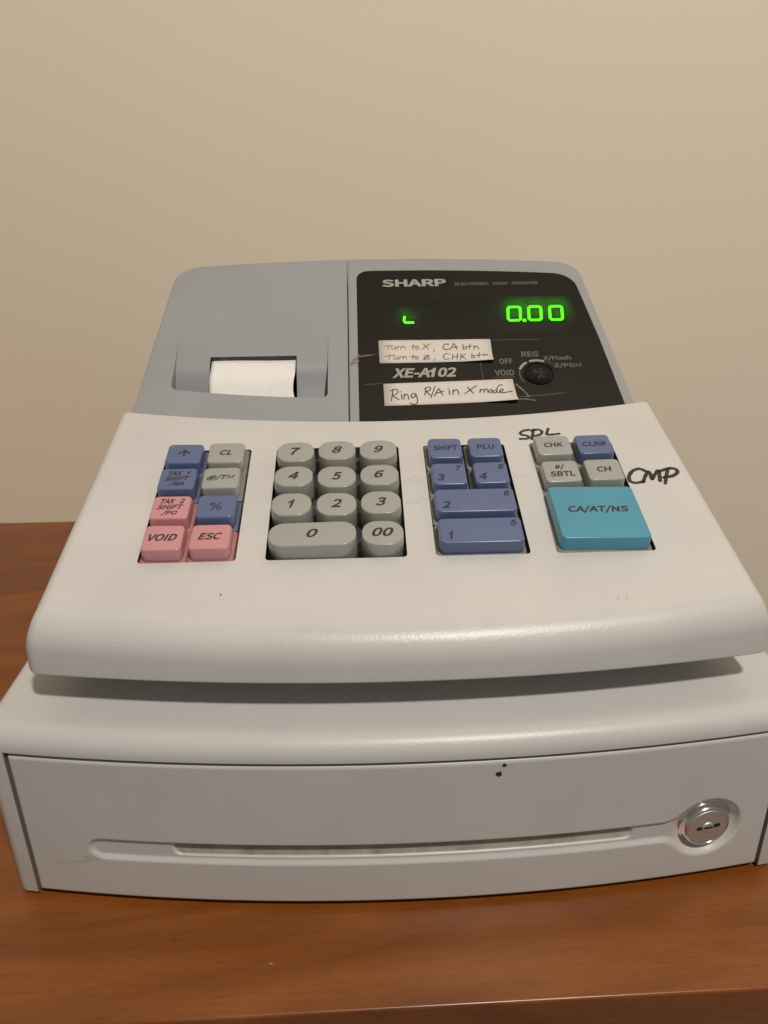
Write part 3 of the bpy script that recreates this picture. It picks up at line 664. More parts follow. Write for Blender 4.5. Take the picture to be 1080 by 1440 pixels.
# --- drawer front: a bowed panel with finger groove, slot and lock dish
def smin(a, b, k):
    h = np.clip(0.5 + 0.5 * (b - a) / k, 0, 1)
    return b * (1 - h) + a * h - k * h * (1 - h)
def sd_capsule(X, Z, x0, x1, z, r):
    dx = np.clip(X, x0, x1)
    return np.hypot(X - dx, Z - z) - r
def sd_box(X, Z, x0, x1, z0, z1, r):
    qx = np.abs(X - (x0 + x1) / 2) - (x1 - x0) / 2 + r
    qz = np.abs(Z - (z0 + z1) / 2) - (z1 - z0) / 2 + r
    return np.hypot(np.maximum(qx, 0), np.maximum(qz, 0)) + np.minimum(np.maximum(qx, qz), 0) - r
PX, PZ0, PZ1 = 0.1508, 0.0028, 0.0736
def edge_lines(lo, hi, n):
    t = np.linspace(lo, hi, n)
    e = np.array([0.0002, 0.0005, 0.0009, 0.0014, 0.002])
    return np.unique(np.concatenate([t, lo + e, hi - e]).round(7))
gx = edge_lines(-PX, PX, 521)
gz = np.unique(np.concatenate([edge_lines(PZ0, PZ1, 110), np.linspace(0.0225, 0.0365, 50)]).round(7))
X, Z = np.meshgrid(gx, gz)
groove = sd_capsule(X, Z, -0.1200, 0.118, 0.0290, 0.0058)
dish = np.hypot(X - 0.1238, Z - 0.0286) - 0.0152
rec = smin(groove, dish, 0.006)
depth = 0.0014 * sstep(-rec / 0.0026)
depth += 0.0034 * sstep(-dish / 0.006)
slot = sd_box(X, Z, -0.0913, 0.0924, 0.0264, 0.0338, 0.0030)
depth += (0.0008 + 0.0015 * np.clip((Z - 0.0264) / 0.0074, 0, 1)) * sstep(-slot / 0.0006)
bd = -sd_box(X, Z, -PX, PX, PZ0, PZ1, 0.0015)
rr_ = 0.0017
depth += rr_ - np.sqrt(np.maximum(rr_ ** 2 - np.maximum(rr_ - bd, 0) ** 2, 0))
Y = bow_front(X) + 0.0012 + depth
nxg, nzg = len(gx), len(gz)
verts = [(float(X[j, i]), float(Y[j, i]), float(Z[j, i])) for j in range(nzg) for i in range(nxg)]
faces = [(j * nxg + i, j * nxg + i + 1, (j + 1) * nxg + i + 1, (j + 1) * nxg + i) for j in range(nzg - 1) for i in range(nxg - 1)]
border = [i for i in range(nxg)] + [j * nxg + nxg - 1 for j in range(1, nzg)] + \
         [(nzg - 1) * nxg + i for i in range(nxg - 2, -1, -1)] + [j * nxg for j in range(nzg - 2, 0, -1)]
b0 = len(verts)
for q in border:
    verts.append((verts[q][0], 0.018 + bow_front(verts[q][0]), verts[q][2]))
nb = len(border)
for k in range(nb):
    a, b = border[k], border[(k + 1) % nb]
    faces.append((b, a, b0 + k, b0 + (k + 1) % nb))
dm = bpy.data.meshes.new("m")
dm.from_pydata(verts, [], faces)
dm.materials.append(M['drawer'])
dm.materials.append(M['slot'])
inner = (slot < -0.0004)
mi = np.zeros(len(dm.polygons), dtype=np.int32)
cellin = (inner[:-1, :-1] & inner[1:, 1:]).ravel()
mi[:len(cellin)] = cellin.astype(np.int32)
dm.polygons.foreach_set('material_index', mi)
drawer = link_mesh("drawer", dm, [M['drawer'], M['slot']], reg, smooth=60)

# lock in the dish
lx, lz = 0.1238, 0.0286
ly = bow_front(lx) + 0.0012 + 0.0050
nrm = Vector((0.0122 * 2 * lx / 0.151 ** 2 * -1 * -1, -1.0, 0.0)).normalized()
ex = Vector((-nrm.y, nrm.x, 0)).normalized()
Lm = frame((lx, ly, lz), ex, (0, 0, 1), nrm)
def lathe(prof, n=56):
    verts, faces = [], []
    for (r, z) in prof:
        for k in range(n):
            a = 2 * math.pi * k / n
            verts.append((r * math.cos(a), r * math.sin(a), z))
    for i in range(len(prof) - 1):
        for k in range(n):
            a, b = i * n + k, i * n + (k + 1) % n
            faces.append((a, b, b + n, a + n))
    faces.append(tuple(range(n)))
    faces.append(tuple(range((len(prof) - 1) * n, len(prof) * n)))
    return mesh_from(verts, faces)
bezel = lathe([(0.0116, -0.002), (0.0119, 0.0006), (0.0117, 0.0012), (0.0110, 0.0017), (0.0105, 0.0020), (0.0102, 0.0034), (0.0099, 0.0043), (0.0094, 0.0049), (0.0090, 0.0051), (0.0087, 0.0049), (0.0086, 0.0040)])
link_mesh("lock_bezel", bezel, M['metal'], drawer, Lm, smooth=50)
plug = lathe([(0.00855, 0.0), (0.00855, 0.0046), (0.0083, 0.0049)])
link_mesh("lock_plug", plug, M['metal_face'], drawer, Lm, smooth=40)
ky = ribbon_mesh([[(-0.0040, -0.0004), (0.0046, 0.0005)]], 0.0017, 0.0, 0.0001, smooth=False)
link_mesh("keyhole", ky, M['hole'], drawer, Lm @ Matrix.Translation((0, 0, 0.00495)), smooth=None)
hub = lathe([(0.0026, 0.0), (0.0025, 0.0003), (0.0021, 0.0005), (0.0012, 0.0005)], 32)
hubm = link_mesh("keyhole_rim", hub, M['metal_face'], drawer, Lm @ Matrix.Translation((0.0, -0.0001, 0.0049)), smooth=60)
link_mesh("keyway", ribbon_mesh([[(-0.0016, 0.0002), (0.0016, 0.0003)]], 0.0008, 0.0, 0.0001, smooth=False), M['hole'], drawer,
          Lm @ Matrix.Translation((0.0, -0.0001, 0.00545)), smooth=None)

# black chips on the drawer front
def blob(r, n=11, zz=0.00012):
    ring = [(r * (0.75 + 0.5 * random.random()) * math.cos(2 * math.pi * k / n), r * (0.75 + 0.5 * random.random()) * math.sin(2 * math.pi * k / n)) for k in range(n)]
    return ring_solid([ring, [(0.8 * a, 0.8 * b) for a, b in ring]], [-0.0002, zz])
def on_drawer(x, z, d=0.0):
    n_ = Vector((2 * 0.0122 * x / 0.151 ** 2 * 1.0, -1.0, 0)).normalized()
    return frame((x, bow_front(x) + 0.0012 + d, z), Vector((-n_.y, n_.x, 0)), (0, 0, 1), n_)
for (x, z, r) in ((0.0377, 0.0712, 0.0011), (0.0357, 0.0672, 0.0015)):
    link_mesh("black_chip", blob(r), M['chip'], drawer, on_drawer(x, z), smooth=None)
link_mesh("scuff_mark", ribbon_mesh([[(0.0, 0.0), (0.006, 0.0012), (0.013, 0.0025), (0.02, 0.005)], [(0.012, 0.004), (0.018, 0.0062), (0.022, 0.0078)]], 0.0011, var=1.0),
          M['scuff'], drawer, on_drawer(-0.1405, 0.0195, -0.00015), smooth=None)

# --- keyboard housing
KA = 0.306492
YB, ZB = 0.1534, 0.1640
TK = math.tan(KA)
KT = Vector((0, math.cos(KA), math.sin(KA)))
KN = Vector((0, -math.sin(KA), math.cos(KA)))
def kmat(x, s, h=0.0):
    p = Vector((x, YB, ZB)) + KT * s + KN * h
    return frame(p, (1, 0, 0), KT, KN)
XC = 0.0012
def kz(y):
    return ZB + (y - YB) * TK
def kb_poly(u):
    q = 1 - (u / 0.1362) ** 2
    yb = YB + 0.0005 - 0.0126 * q
    y0 = 0.0160 - 0.0124 * q
    yr = 0.0166 - 0.0124 * q
    return [(y0, 0.0996), (yb, 0.0996), (yb, kz(yb)), (yr, kz(yr))], [0.0012, 0.001, 0.0022, 0.0140]
def kb_warp(v):
    x, y, z = v
    w = 0.1362 + 0.025 * (YB - y) + 0.0050 * float(sstep(np.array((0.133 - z) / 0.027)))
    return [XC + x * w / 0.1362, y, z]
km = loft_x(kb_poly, 0.1362, 0.0042, nx=110, seg=10, warp=kb_warp)
km.materials.append(M['body'])
WELLS = [(-0.1051, -0.0653), (-0.0533, 0.0048), (0.0166, 0.0557), (0.0677, 0.1078)]
S0, S1 = -0.1117, -0.0362
cutters = []
for (a, b) in WELLS:
    ring = rrect((b - a) / 2, (S1 - S0) / 2, 0.0017, 5)
    c = ring_solid([ring, ring], [-0.0065, 0.01])
    c.transform(kmat((a + b) / 2, (S0 + S1) / 2))
    c.materials.append(M['dark'])
    cutters.append(c)
km = boolean_cut(km, cutters)
kb = link_mesh("keyboard_housing", km, [M['body'], M['dark']], reg, smooth=33)

def plinth_poly(x):
    y0 = 0.040 - 0.0124 * (1 - (x / 0.14) ** 2)
    return [(y0, HC - 0.003), (0.22, HC - 0.003), (0.22, 0.0998), (y0, 0.0998)], [0.001, 0.001, 0.001, 0.001]
link_mesh("plinth", loft_x(plinth_poly, 0.1285, 0.006, nx=50), M['body'], reg, smooth=35)

# --- keys
def key_square(w, d):
    r = [rrect(w / 2 - 0.0004, d / 2 - 0.0004, 0.0022), rrect(w / 2 - 0.0004, d / 2 - 0.0004, 0.0022)]
    z = [-0.003, 0.0012]
    top = 0.0063
    steps = [(0.0056, 0.0005, 0.0015, -0.0008), (0.0060, 0.00062, 0.00162, -0.0008), (0.0062, 0.0008, 0.0018, -0.0008), (top, 0.0011, 0.0021, -0.0008)]
    for (zz, ix, iy, oy) in steps:
        r.append(rrect(w / 2 - ix, d / 2 - iy, 0.0020, cy=oy))
        z.append(zz)
    return ring_solid(r, z)
def key_oval(w, d):
    rad = 0.0072
    r = [rrect(w / 2 - 0.0001, d / 2 - 0.0001, rad, 9), rrect(w / 2 - 0.0001, d / 2 - 0.0001, rad, 9)]
    z = [-0.004, 0.0010]
    for (zz, ix, iy, oy) in ((0.0056, 0.0003, 0.0015, -0.0009), (0.0060, 0.0004, 0.0016, -0.0009), (0.0062, 0.0006, 0.0018, -0.0009), (0.0063, 0.0009, 0.0021, -0.0009)):
        r.append(rrect(w / 2 - ix, d / 2 - iy, rad - iy * 0.6, 9, cy=oy))
        z.append(zz)
    return ring_solid(r, z)
base_cache, cap_cache = {}, {}
TOP = 0.00640
def add_key(x, s, w, d, mat, base_mat, legends, oval=False, label=None):
    kk = (round(w, 5), round(d, 5), oval, mat)
    if kk not in cap_cache:
        m = key_oval(w, d) if oval else key_square(w, d)
        cap_cache[kk] = m
        m.materials.append(M[mat])
    k = link_mesh("key", cap_cache[kk], M[mat], reg, kmat(x, s, random.uniform(-0.0003, 0.0003)) @ Matrix.Rotation(math.radians(random.uniform(-0.6, 0.6)), 4, 'Z') @ Matrix.Rotation(math.radians(random.uniform(-1.2, 1.2)), 4, 'X') @ Matrix.Rotation(math.radians(random.uniform(-1.0, 1.0)), 4, 'Y'), smooth=42)
    if label:
        k["label"] = label
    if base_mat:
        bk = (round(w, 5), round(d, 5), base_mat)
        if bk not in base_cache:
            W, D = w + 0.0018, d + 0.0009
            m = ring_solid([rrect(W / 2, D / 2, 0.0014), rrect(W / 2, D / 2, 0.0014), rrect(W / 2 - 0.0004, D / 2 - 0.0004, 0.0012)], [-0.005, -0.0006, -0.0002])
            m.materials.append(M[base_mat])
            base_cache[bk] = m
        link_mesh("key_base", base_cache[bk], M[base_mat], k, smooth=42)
    for (kind, s_, lw, lh, cx, cy, shear, bold) in legends:
        if kind == 'text':
            m = text_mesh(s_, lw, lh, cx, cy - 0.0010, TOP, shear, bold)
        else:
            m = ribbon_mesh([[(a, b - 0.0010) for a, b in q] for q in s_], lw, TOP, smooth=False)
        link_mesh("legend", m, M['ink'], k, smooth=None)
    return k
def T(s, w, h, cx=0.0, cy=0.0003, shear=0.28, bold=0.012):
    return ('text', s, w / 1000, h / 1000, cx / 1000 if abs(cx) > 0.01 else cx, cy / 1000 if abs(cy) > 0.01 else cy, shear, bold)
ROW = [-0.0457, -0.0646, -0.0834, -0.1023]
SQW, SQD = 0.0172, 0.0178
cA = (-0.0949, -0.0757)
arrow = ('stroke', [[(0, -0.0016), (0, 0.0024)], [(-0.0024, 0.0002), (0, 0.0024), (0.0024, 0.0002)]], 0.0010, 0, 0, 0, 0, 0)
def ring_pts(cx, cy, rx=0.00085, ry=0.00095, n=10):
    return [(cx + rx * math.cos(2 * math.pi * k / n), cy + ry * math.sin(2 * math.pi * k / n)) for k in range(n + 1)]
percent = ('stroke', [ring_pts(-0.0014, 0.0013), ring_pts(0.0015, -0.0012), [(-0.0016, -0.0023), (0.0018, 0.0024)]], 0.00055, 0, 0, 0, 0, 0)
add_key(cA[0], ROW[0], SQW, SQD, 'key_blue', 'base_blue', [arrow])
add_key(cA[1], ROW[0], SQW, SQD, 'key_grey', 'base_grey', [T('CL', 5.6, 3.6)])
add_key(cA[0], ROW[1], SQW, SQD, 'key_blue', 'base_blue', [T('TAX 1', 9.8, 3.0, 0.3, 4.1), T('SHIFT', 10.8, 3.0, -0.2, 0.3), T('/RA', 6.8, 3.2, 0, -3.6)])
add_key(cA[1], ROW[1], SQW, SQD, 'key_grey', 'base_grey', [T('@/TM', 12.2, 3.8)])
add_key(cA[0], ROW[2], SQW, SQD, 'key_pink', 'base_pink', [T('TAX 2', 10.2, 3.0, 0.3, 4.1), T('SHIFT', 11.2, 3.0, -0.2, 0.3), T('/PO', 6.8, 3.2, 0, -3.6)])
add_key(cA[1], ROW[2], SQW, SQD, 'key_blue', 'base_blue', [percent])
add_key(cA[0], ROW[3], SQW, SQD, 'key_pink', 'base_pink', [T('VOID', 11.6, 4.0)])
add_key(cA[1], ROW[3], SQW, SQD, 'key_pink', 'base_pink', [T('ESC', 9.8, 4.0)])
# numeric block
cN = (-0.0435, -0.0243, -0.0051)
OW, OD = 0.0178, 0.0176
nums = [['7', '8', '9'], ['4', '5', '6'], ['1', '2', '3']]
for r_ in range(3):
    for c_ in range(3):
        s_ = nums[r_][c_]
        add_key(cN[c_], ROW[r_], OW, OD, 'key_grey', None, [T(s_, 2.9 if s_ == '1' else 4.7, 5.2, 0, 0.0004, 0.26, 0.006)], oval=True)
add_key((cN[0] + cN[1]) / 2, ROW[3], 0.0368, OD, 'key_grey', None, [T('0', 4.8, 5.2, 0, 0.0004, 0.26, 0.006)], oval=True)
add_key(cN[2], ROW[3], OW, OD, 'key_grey', None, [T('00', 9.0, 5.2, 0, 0.0004, 0.26, 0.006)], oval=True)
# department block
cD = (0.0261, 0.0451)
UP = dict(shear=0.18, bold=0.008)
add_key(cD[0], ROW[0], 0.0164, SQD, 'key_blue', 'base_grey', [T('SHIFT', 11.4, 3.5, 0, 0.0003, 0.1)])
add_key(cD[1], ROW[0], 0.0164, SQD, 'key_blue', 'base_grey', [T('PLU', 8.4, 3.5, 0, 0.0003, 0.1)])
add_key(cD[0], ROW[1], 0.0164, SQD, 'key_blue', 'base_grey', [T('3', 3.5, 4.6, -4.0, -2.4, 0.2), T('7', 2.5, 3.4, 4.6, 4.0, 0.2)])
add_key(cD[1], ROW[1], 0.0164, SQD, 'key_blue', 'base_grey', [T('4', 3.7, 4.6, -4.0, -2.4, 0.2), T('8', 2.7, 3.4, 4.8, 4.0, 0.2)])
mD = (cD[0] + cD[1]) / 2
add_key(mD, ROW[2], 0.0356, SQD, 'key_blue', 'base_grey', [T('2', 3.8, 4.4, -13.0, -2.6, 0.2), T('6', 2.7, 3.4, 14.2, 4.0, 0.2)])
add_key(mD, ROW[3], 0.0356, SQD, 'key_blue', 'base_grey', [T('1', 2.2, 4.8, -12.6, -2.6, 0.2), T('5', 2.9, 3.4, 14.0, 4.0, 0.2)])
# transaction block
cT = (0.0770, 0.0962)
add_key(cT[0], ROW[0], SQW, SQD, 'key_grey', 'base_grey', [T('CHK', 9.0, 3.6, 0, 0.0003, 0.1)])
add_key(cT[1], ROW[0], SQW, SQD, 'key_blue', 'base_grey', [T('CLK#', 11.2, 3.6, 0, 0.0003, 0.1)])
add_key(cT[0], ROW[1], SQW, SQD, 'key_grey', 'base_grey', [T('#/', 4.6, 3.6, -0.3, 2.9, 0.1), T('SBTL', 11.2, 3.6, 0, -1.8, 0.1)])
add_key(cT[1], ROW[1], SQW, SQD, 'key_grey', 'base_grey', [T('CH', 6.6, 3.6, 0, 0.0003, 0.1)])
add_key((cT[0] + cT[1]) / 2, (ROW[2] + ROW[3]) / 2, 0.0382, 0.0368, 'key_teal', 'base_grey', [T('CA/AT/NS', 26.0, 4.8, 0.4, 1.4, 0.16)])

# --- handwriting: pen strokes on their surfaces, tenths of a millimetre
HAND_SPL = [[(699.8,-255.4),(669.7,-263.2),(652.5,-280.3),(657.7,-295.8),(679.7,-303.2),(689.0,-316.6),(675.2,-329.1),(642.9,-330.1)],[(722.3,-254.0),(711.3,-293.4),(700.1,-334.4)],[(709.9,-264.7),(743.1,-254.7),(761.0,-271.0),(748.3,-296.9),(713.7,-308.8)],[(796.3,-250.0),(786.0,-276.3),(780.5,-298.1),(806.3,-299.1),(842.4,-293.8)]]
HAND_CMP = [[(1180.6,-594.5),(1157.0,-578.0),(1122.2,-592.4),(1094.1,-632.2),(1091.5,-668.4),(1116.4,-678.8),(1151.4,-670.6)],[(1147.9,-674.2),(1169.5,-633.0),(1191.7,-598.9),(1197.1,-622.4),(1194.2,-656.9),(1216.4,-623.1),(1242.7,-592.9),(1235.9,-631.6),(1226.8,-669.5)],[(1290.2,-582.8),(1267.3,-632.7),(1245.6,-687.2)],[(1242.8,-600.7),(1298.7,-579.2),(1327.4,-590.1),(1321.8,-615.3),(1293.3,-635.6),(1251.2,-645.6)]]
HAND_LOWER = [[(45.3,124.9),(39.6,87.8),(32.9,46.6)],[(30.0,118.3),(52.2,129.3),(69.5,123.0),(67.7,100.9),(41.9,83.1)],[(41.9,83.1),(56.2,68.9),(73.8,53.5)],[(89.0,92.2),(88.9,74.9),(89.7,56.5)],[(87.4,112.0),(88.9,108.5)],[(103.2,93.0),(101.4,74.6),(100.5,56.2)],[(101.5,76.9),(114.8,92.7),(122.5,80.9),(124.5,55.5)],[(162.4,93.7),(146.6,94.1),(138.2,78.1),(145.8,65.3),(158.9,75.3),(164.8,91.3)],[(164.8,91.3),(170.5,61.1),(168.6,29.1),(152.9,16.0),(132.0,25.6)],[(221.2,135.2),(216.0,108.4),(211.8,81.9)],[(212.4,129.6),(234.3,141.9),(246.2,132.2),(239.3,117.1),(216.8,107.3)],[(221.8,107.1),(231.0,94.1),(240.1,81.1)],[(270.8,146.8),(257.0,107.3),(242.2,63.7)],[(261.3,74.7),(275.0,102.1),(288.8,128.6),(297.1,106.2),(305.2,81.6)],[(268.6,94.2),(289.1,100.6),(311.6,109.3)],[(343.1,114.2),(342.7,100.3),(343.0,84.0)],[(338.4,128.4),(339.8,124.9)],[(363.5,117.2),(362.0,100.9),(360.5,83.5)],[(362.2,103.2),(377.0,118.0),(388.1,110.7),(390.8,86.1)],[(442.5,134.9),(455.3,111.1),(469.8,88.6)],[(491.5,144.2),(458.5,118.1),(423.6,87.6)],[(507.9,115.5),(503.7,92.3)],[(506.9,106.2),(519.1,118.7),(525.7,109.2),(526.5,94.0)],[(526.8,104.5),(540.3,119.3),(546.0,111.0),(547.4,93.4)],[(568.3,113.8),(556.9,110.6),(553.8,97.9),(562.3,91.8),(570.2,102.1),(568.3,113.8)],[(592.9,108.5),(579.2,106.5),(573.6,95.0),(582.0,87.8),(595.4,101.4)],[(629.3,143.9),(619.7,148.9),(605.4,135.1),(595.5,109.6),(596.8,92.0),(604.1,90.7)],[(608.2,96.4),(624.0,101.8),(630.2,111.0),(622.5,117.0),(611.2,106.8),(612.8,92.8),(627.4,88.9),(675.8,99.2)]]
HAND_UPPER_PALE = [[(12.3,463.7),(36.1,468.2),(59.8,467.6)],[(36.9,465.6),(33.8,452.9),(29.7,438.9)],[(52.4,458.8),(51.8,444.7),(60.4,439.4),(69.4,446.8),(74.5,462.0)],[(73.6,462.1),(74.4,439.0)],[(84.8,457.9),(84.0,440.0)],[(84.5,451.5),(91.1,460.3),(99.9,461.4)],[(105.1,458.7),(102.4,439.5)],[(103.8,451.0),(116.6,460.9),(125.8,451.7),(128.6,438.8)],[(174.5,476.1),(170.6,454.3),(168.7,435.2)],[(160.3,458.4),(186.0,461.6)],[(194.7,460.1),(185.4,451.4),(188.0,437.2),(198.7,439.5),(201.3,453.5),(194.7,460.1)],[(229.4,479.8),(240.4,460.1),(254.7,438.0)],[(267.2,478.8),(242.0,457.5),(217.6,433.9)],[(286.8,433.3),(281.2,416.9)],[(14.6,383.7),(41.7,389.2),(68.7,391.0)],[(39.9,386.8),(36.7,371.8),(33.5,356.9)],[(62.1,378.6),(61.5,363.6),(70.8,359.6),(79.0,368.2),(82.1,379.3)],[(82.1,379.3),(83.8,359.3)],[(93.3,377.8),(92.4,359.0)],[(93.0,371.5),(99.4,378.9),(106.4,379.9)],[(111.5,377.3),(109.7,358.6)],[(110.3,371.1),(122.0,379.5),(127.7,370.6),(129.6,358.0)],[(169.7,392.1),(166.0,373.3),(164.1,355.8)],[(153.1,376.2),(181.0,377.9)],[(185.3,376.5),(178.6,366.7),(183.2,356.6),(193.0,360.1),(194.6,372.5),(185.3,376.5)],[(225.6,381.7),(255.3,383.5),(237.8,368.9),(221.2,354.3),(260.5,358.2)],[(228.2,367.9),(251.8,371.0)],[(283.8,357.6),(277.5,341.6)]]
HAND_UPPER = [[(371.4,469.5),(356.0,475.1),(340.9,462.6),(338.4,442.1),(350.3,427.8),(373.8,436.1)],[(375.9,429.6),(386.8,453.6),(398.5,476.5),(405.3,454.4),(412.0,431.2)],[(383.4,444.8),(416.4,450.3)],[(450.6,467.4),(447.9,448.2),(445.9,427.7)],[(447.3,441.8),(461.2,449.1),(466.3,438.7),(457.4,428.7),(445.2,429.0)],[(488.8,470.2),(484.3,451.0),(482.1,429.3)],[(471.0,450.1),(499.5,453.2)],[(511.0,454.2),(507.2,426.1)],[(508.7,440.1),(522.3,452.6),(531.1,444.6),(532.0,428.0)],[(367.3,390.5),(351.2,396.0),(336.3,383.8),(333.8,363.7),(344.0,351.0),(365.2,355.4)],[(386.6,391.2),(383.0,369.9),(380.2,347.5)],[(412.9,393.1),(409.2,370.5),(406.1,346.8)],[(381.9,367.5),(411.0,371.7)],[(432.1,392.5),(428.1,368.7),(425.2,346.3)],[(458.5,394.4),(444.0,379.6),(428.8,366.2)],[(436.2,371.0),(445.4,358.2),(457.4,347.9)],[(492.7,396.0),(489.9,377.1),(487.0,357.1)],[(488.4,370.8),(502.2,378.0),(506.5,369.1),(499.4,359.3),(487.2,358.3)],[(534.3,399.9),(529.6,381.1),(527.3,359.8)],[(516.3,378.9),(547.2,381.9)],[(556.4,386.7),(552.5,359.1)],[(554.0,372.8),(567.6,385.1),(576.3,377.3),(578.0,360.9)]]
def hand(strokes, width, z=0.0, var=0.3):
    return ribbon_mesh([[(a * 1e-4, b * 1e-4) for a, b in q] for q in strokes], width, z, var=var)
link_mesh("handwriting", hand(HAND_SPL, 0.0015), M['marker'], kb, kmat(0, 0.0005, 0.00012), smooth=None)
link_mesh("handwriting", hand(HAND_CMP, 0.0018), M['marker'], kb, kmat(0, 0, 0.00012), smooth=None)
# faint scribbles and specks on the housing
def scrib(x0, s0, x1, n=9, a=0.0014):
    return [(x0 + (x1 - x0) * i / (n - 1), s0 + random.uniform(-a, a)) for i in range(n)]
for q in (scrib(0.0058, -0.0605, 0.0155), scrib(0.0060, -0.0625, 0.0140), scrib(0.0062, -0.0760, 0.0158), scrib(0.0064, -0.0785, 0.0150, 7), scrib(0.0565, -0.0610, 0.0650, 7)):
    link_mesh("scuff_mark", ribbon_mesh([q], 0.0005, var=0.8), M['scuff'], kb, kmat(0, 0, 0.0001), smooth=None)
for (x, s, r) in ((-0.0690, -0.1300, 0.00045), (-0.0640, -0.1270, 0.0002)):
    link_mesh("black_chip", blob(r, 8), M['chip'], kb, kmat(x, s), smooth=None)
for d in (0, 0.0032):
    link_mesh("scuff_mark", ribbon_mesh([[(0, 0), (0.0012, 0.0022)]], 0.0006, smooth=False), M['scuff'], kb, kmat(0.0845 + d, -0.1385, 0.0001), smooth=None)

# --- head: printer cover (left) and display housing (right)
HA = math.radians(30)
H0 = Vector((0, YB + 0.003, ZB - 0.003))
HT = Vector((0, math.cos(HA), math.sin(HA)))
HN = Vector((0, -math.sin(HA), math.cos(HA)))
def hmat(x, s, h=0.0):
    return frame(H0 + Vector((x, 0, 0)) + HT * s + HN * h, (1, 0, 0), HT, HN)
SEAM = -0.0188
def top_s(x):
    return 0.1263 - 0.0062 * (x / 0.12) ** 2
def fillet(pts, idx, r, n=10):
    p = [np.array(q, float) for q in pts]
    a = p[idx - 1] - p[idx]; a /= np.linalg.norm(a)
    b = p[(idx + 1) % len(p)] - p[idx]; b /= np.linalg.norm(b)
    ang = math.acos(float(a @ b))
    t = r / math.tan(ang / 2)
    c = p[idx] + (a + b) / np.linalg.norm(a + b) * r / math.sin(ang / 2)
    s0, s1 = p[idx] + a * t, p[idx] + b * t
    a0 = math.atan2(*(s0 - c)[::-1]); a1 = math.atan2(*(s1 - c)[::-1])
    d = (a1 - a0 + math.pi) % (2 * math.pi) - math.pi
    arc = [tuple(c + r * np.array((math.cos(a0 + d * k / n), math.sin(a0 + d * k / n)))) for k in range(n + 1)]
    return [tuple(q) for q in p[:idx]] + arc + [tuple(q) for q in p[idx + 1:]]
def head_half(xin, sgn):
    """outline (CCW) of one half of the head in the sloping face plane"""
    cor = 0.016
    low, xo0, xo1 = -0.034, 0.1338, 0.1215
    outer = [(sgn * (xo0 + (xo1 - xo0) * (s - low) / (0.12 - low)), s) for s in np.linspace(low, 0.100, 8)]
    corner = (sgn * xo1, top_s(xo1))
    tops = [(x, top_s(x)) for x in np.linspace(sgn * 0.098, xin, 14)]
    pts = outer + [corner] + tops
    pts = fillet(pts, len(outer), cor)
    pts = pts + [(xin, s) for s in np.linspace(top_s(xin), low, 8)[1:]]
    return pts if sgn > 0 else pts[::-1]
def offset_ring(pts, d):
    n = len(pts)
    P = [Vector(p) for p in pts]
    out = []
    for i in range(n):
        a = (P[i] - P[i - 1]).normalized()
        b = (P[(i + 1) % n] - P[i]).normalized()
        na, nb_ = Vector((-a.y, a.x)), Vector((-b.y, b.x))
        m = (na + nb_)
        m = m.normalized() / max(0.3, m.normalized().dot(na))
        q = P[i] + m * d
        out.append((q.x, q.y))
    return out
def head_solid(pts, bev=0.0022):
    rings, zs = [pts], [-0.157]
    for k in range(6):
        a = math.pi / 2 * k / 5
        rings.append(offset_ring(pts, bev * (1 - math.cos(a))))
        zs.append(-bev * (1 - math.sin(a)))
    return ring_solid(rings, zs)

lm = head_solid(head_half(SEAM - 0.0002, -1), 0.0009)
lm.materials.append(M['grey'])
def s_low(x):
    return 0.0082 + 0.0100 * ((x + 0.010) / 0.11) ** 2
v, f = [], []
RX0, RX1 = -0.1132, -0.0300
cx_ = np.concatenate([RX0 + 0.004 * (1 - np.cos(np.linspace(0, math.pi / 2, 7))), np.linspace(RX0 + 0.004, RX1 - 0.004, 24)[1:-1], RX1 - 0.004 * (1 - np.cos(np.linspace(math.pi / 2, 0, 7)))])
prof_d = [(0.0640, 0.0040), (0.0625, 0.0002), (0.0560, -0.0002), (0.0500, -0.0007), (0.0440, -0.0014), (0.0390, -0.0022), (0.0360, -0.0029), (0.0335, -0.0042), (0.0305, -0.0065), (0.0260, -0.0102)]
for x in cx_:
    d = min(x - RX0, RX1 - x)
    r = 0.004
    add = r - math.sqrt(max(r * r - max(r - d, 0) ** 2, 0))
    sl = s_low(x) + add * 0.8
    pr = prof_d + [(sl + 0.001, -0.0185), (sl, -0.0180), (sl, 0.0040)]
    for (s, d_) in pr:
        v.append((x, s, d_))
m_ = len(prof_d) + 3
for i in range(len(cx_) - 1):
    for j in range(m_):
        a, b = i * m_ + j, i * m_ + (j + 1) % m_
        f.append((a, b, b + m_, a + m_))
f += [tuple(range(m_)), tuple(range((len(cx_) - 1) * m_, len(cx_) * m_))]
c1 = mesh_from(v, f)
c1.materials.append(M['grey'])
# paper slot
ring = [(-0.0948, 0.0152), (-0.0474, 0.0106), (-0.0474, 0.0428), (-0.0948, 0.0428)]
c2 = ring_solid([ring, ring], [-0.034, 0.004])
c2.materials.append(M['dark'])
lm = boolean_cut(lm, [c1, c2])
pc = link_mesh("printer_cover", lm, [M['grey'], M['dark']], reg, hmat(0, 0), smooth=32)

rm = head_solid(head_half(SEAM + 0.0002, 1), 0.0009)
rm.materials.append(M['grey'])
def display_box(grow, z0, z1):
    b_ = ring_solid([rrect(0.0545 + grow, 0.0160 + grow, 0.002)] * 2, [z0, z1])
    b_.transform(Matrix.Translation((0.0580, 0.0720, 0)))
    b_.materials.append(M['window_back'])
    return b_
rm = boolean_cut(rm, [display_box(0.0, -0.0060, 0.004)])
dh = link_mesh("display_housing", rm, [M['grey'], M['window_back']], reg, hmat(0, 0), smooth=32)

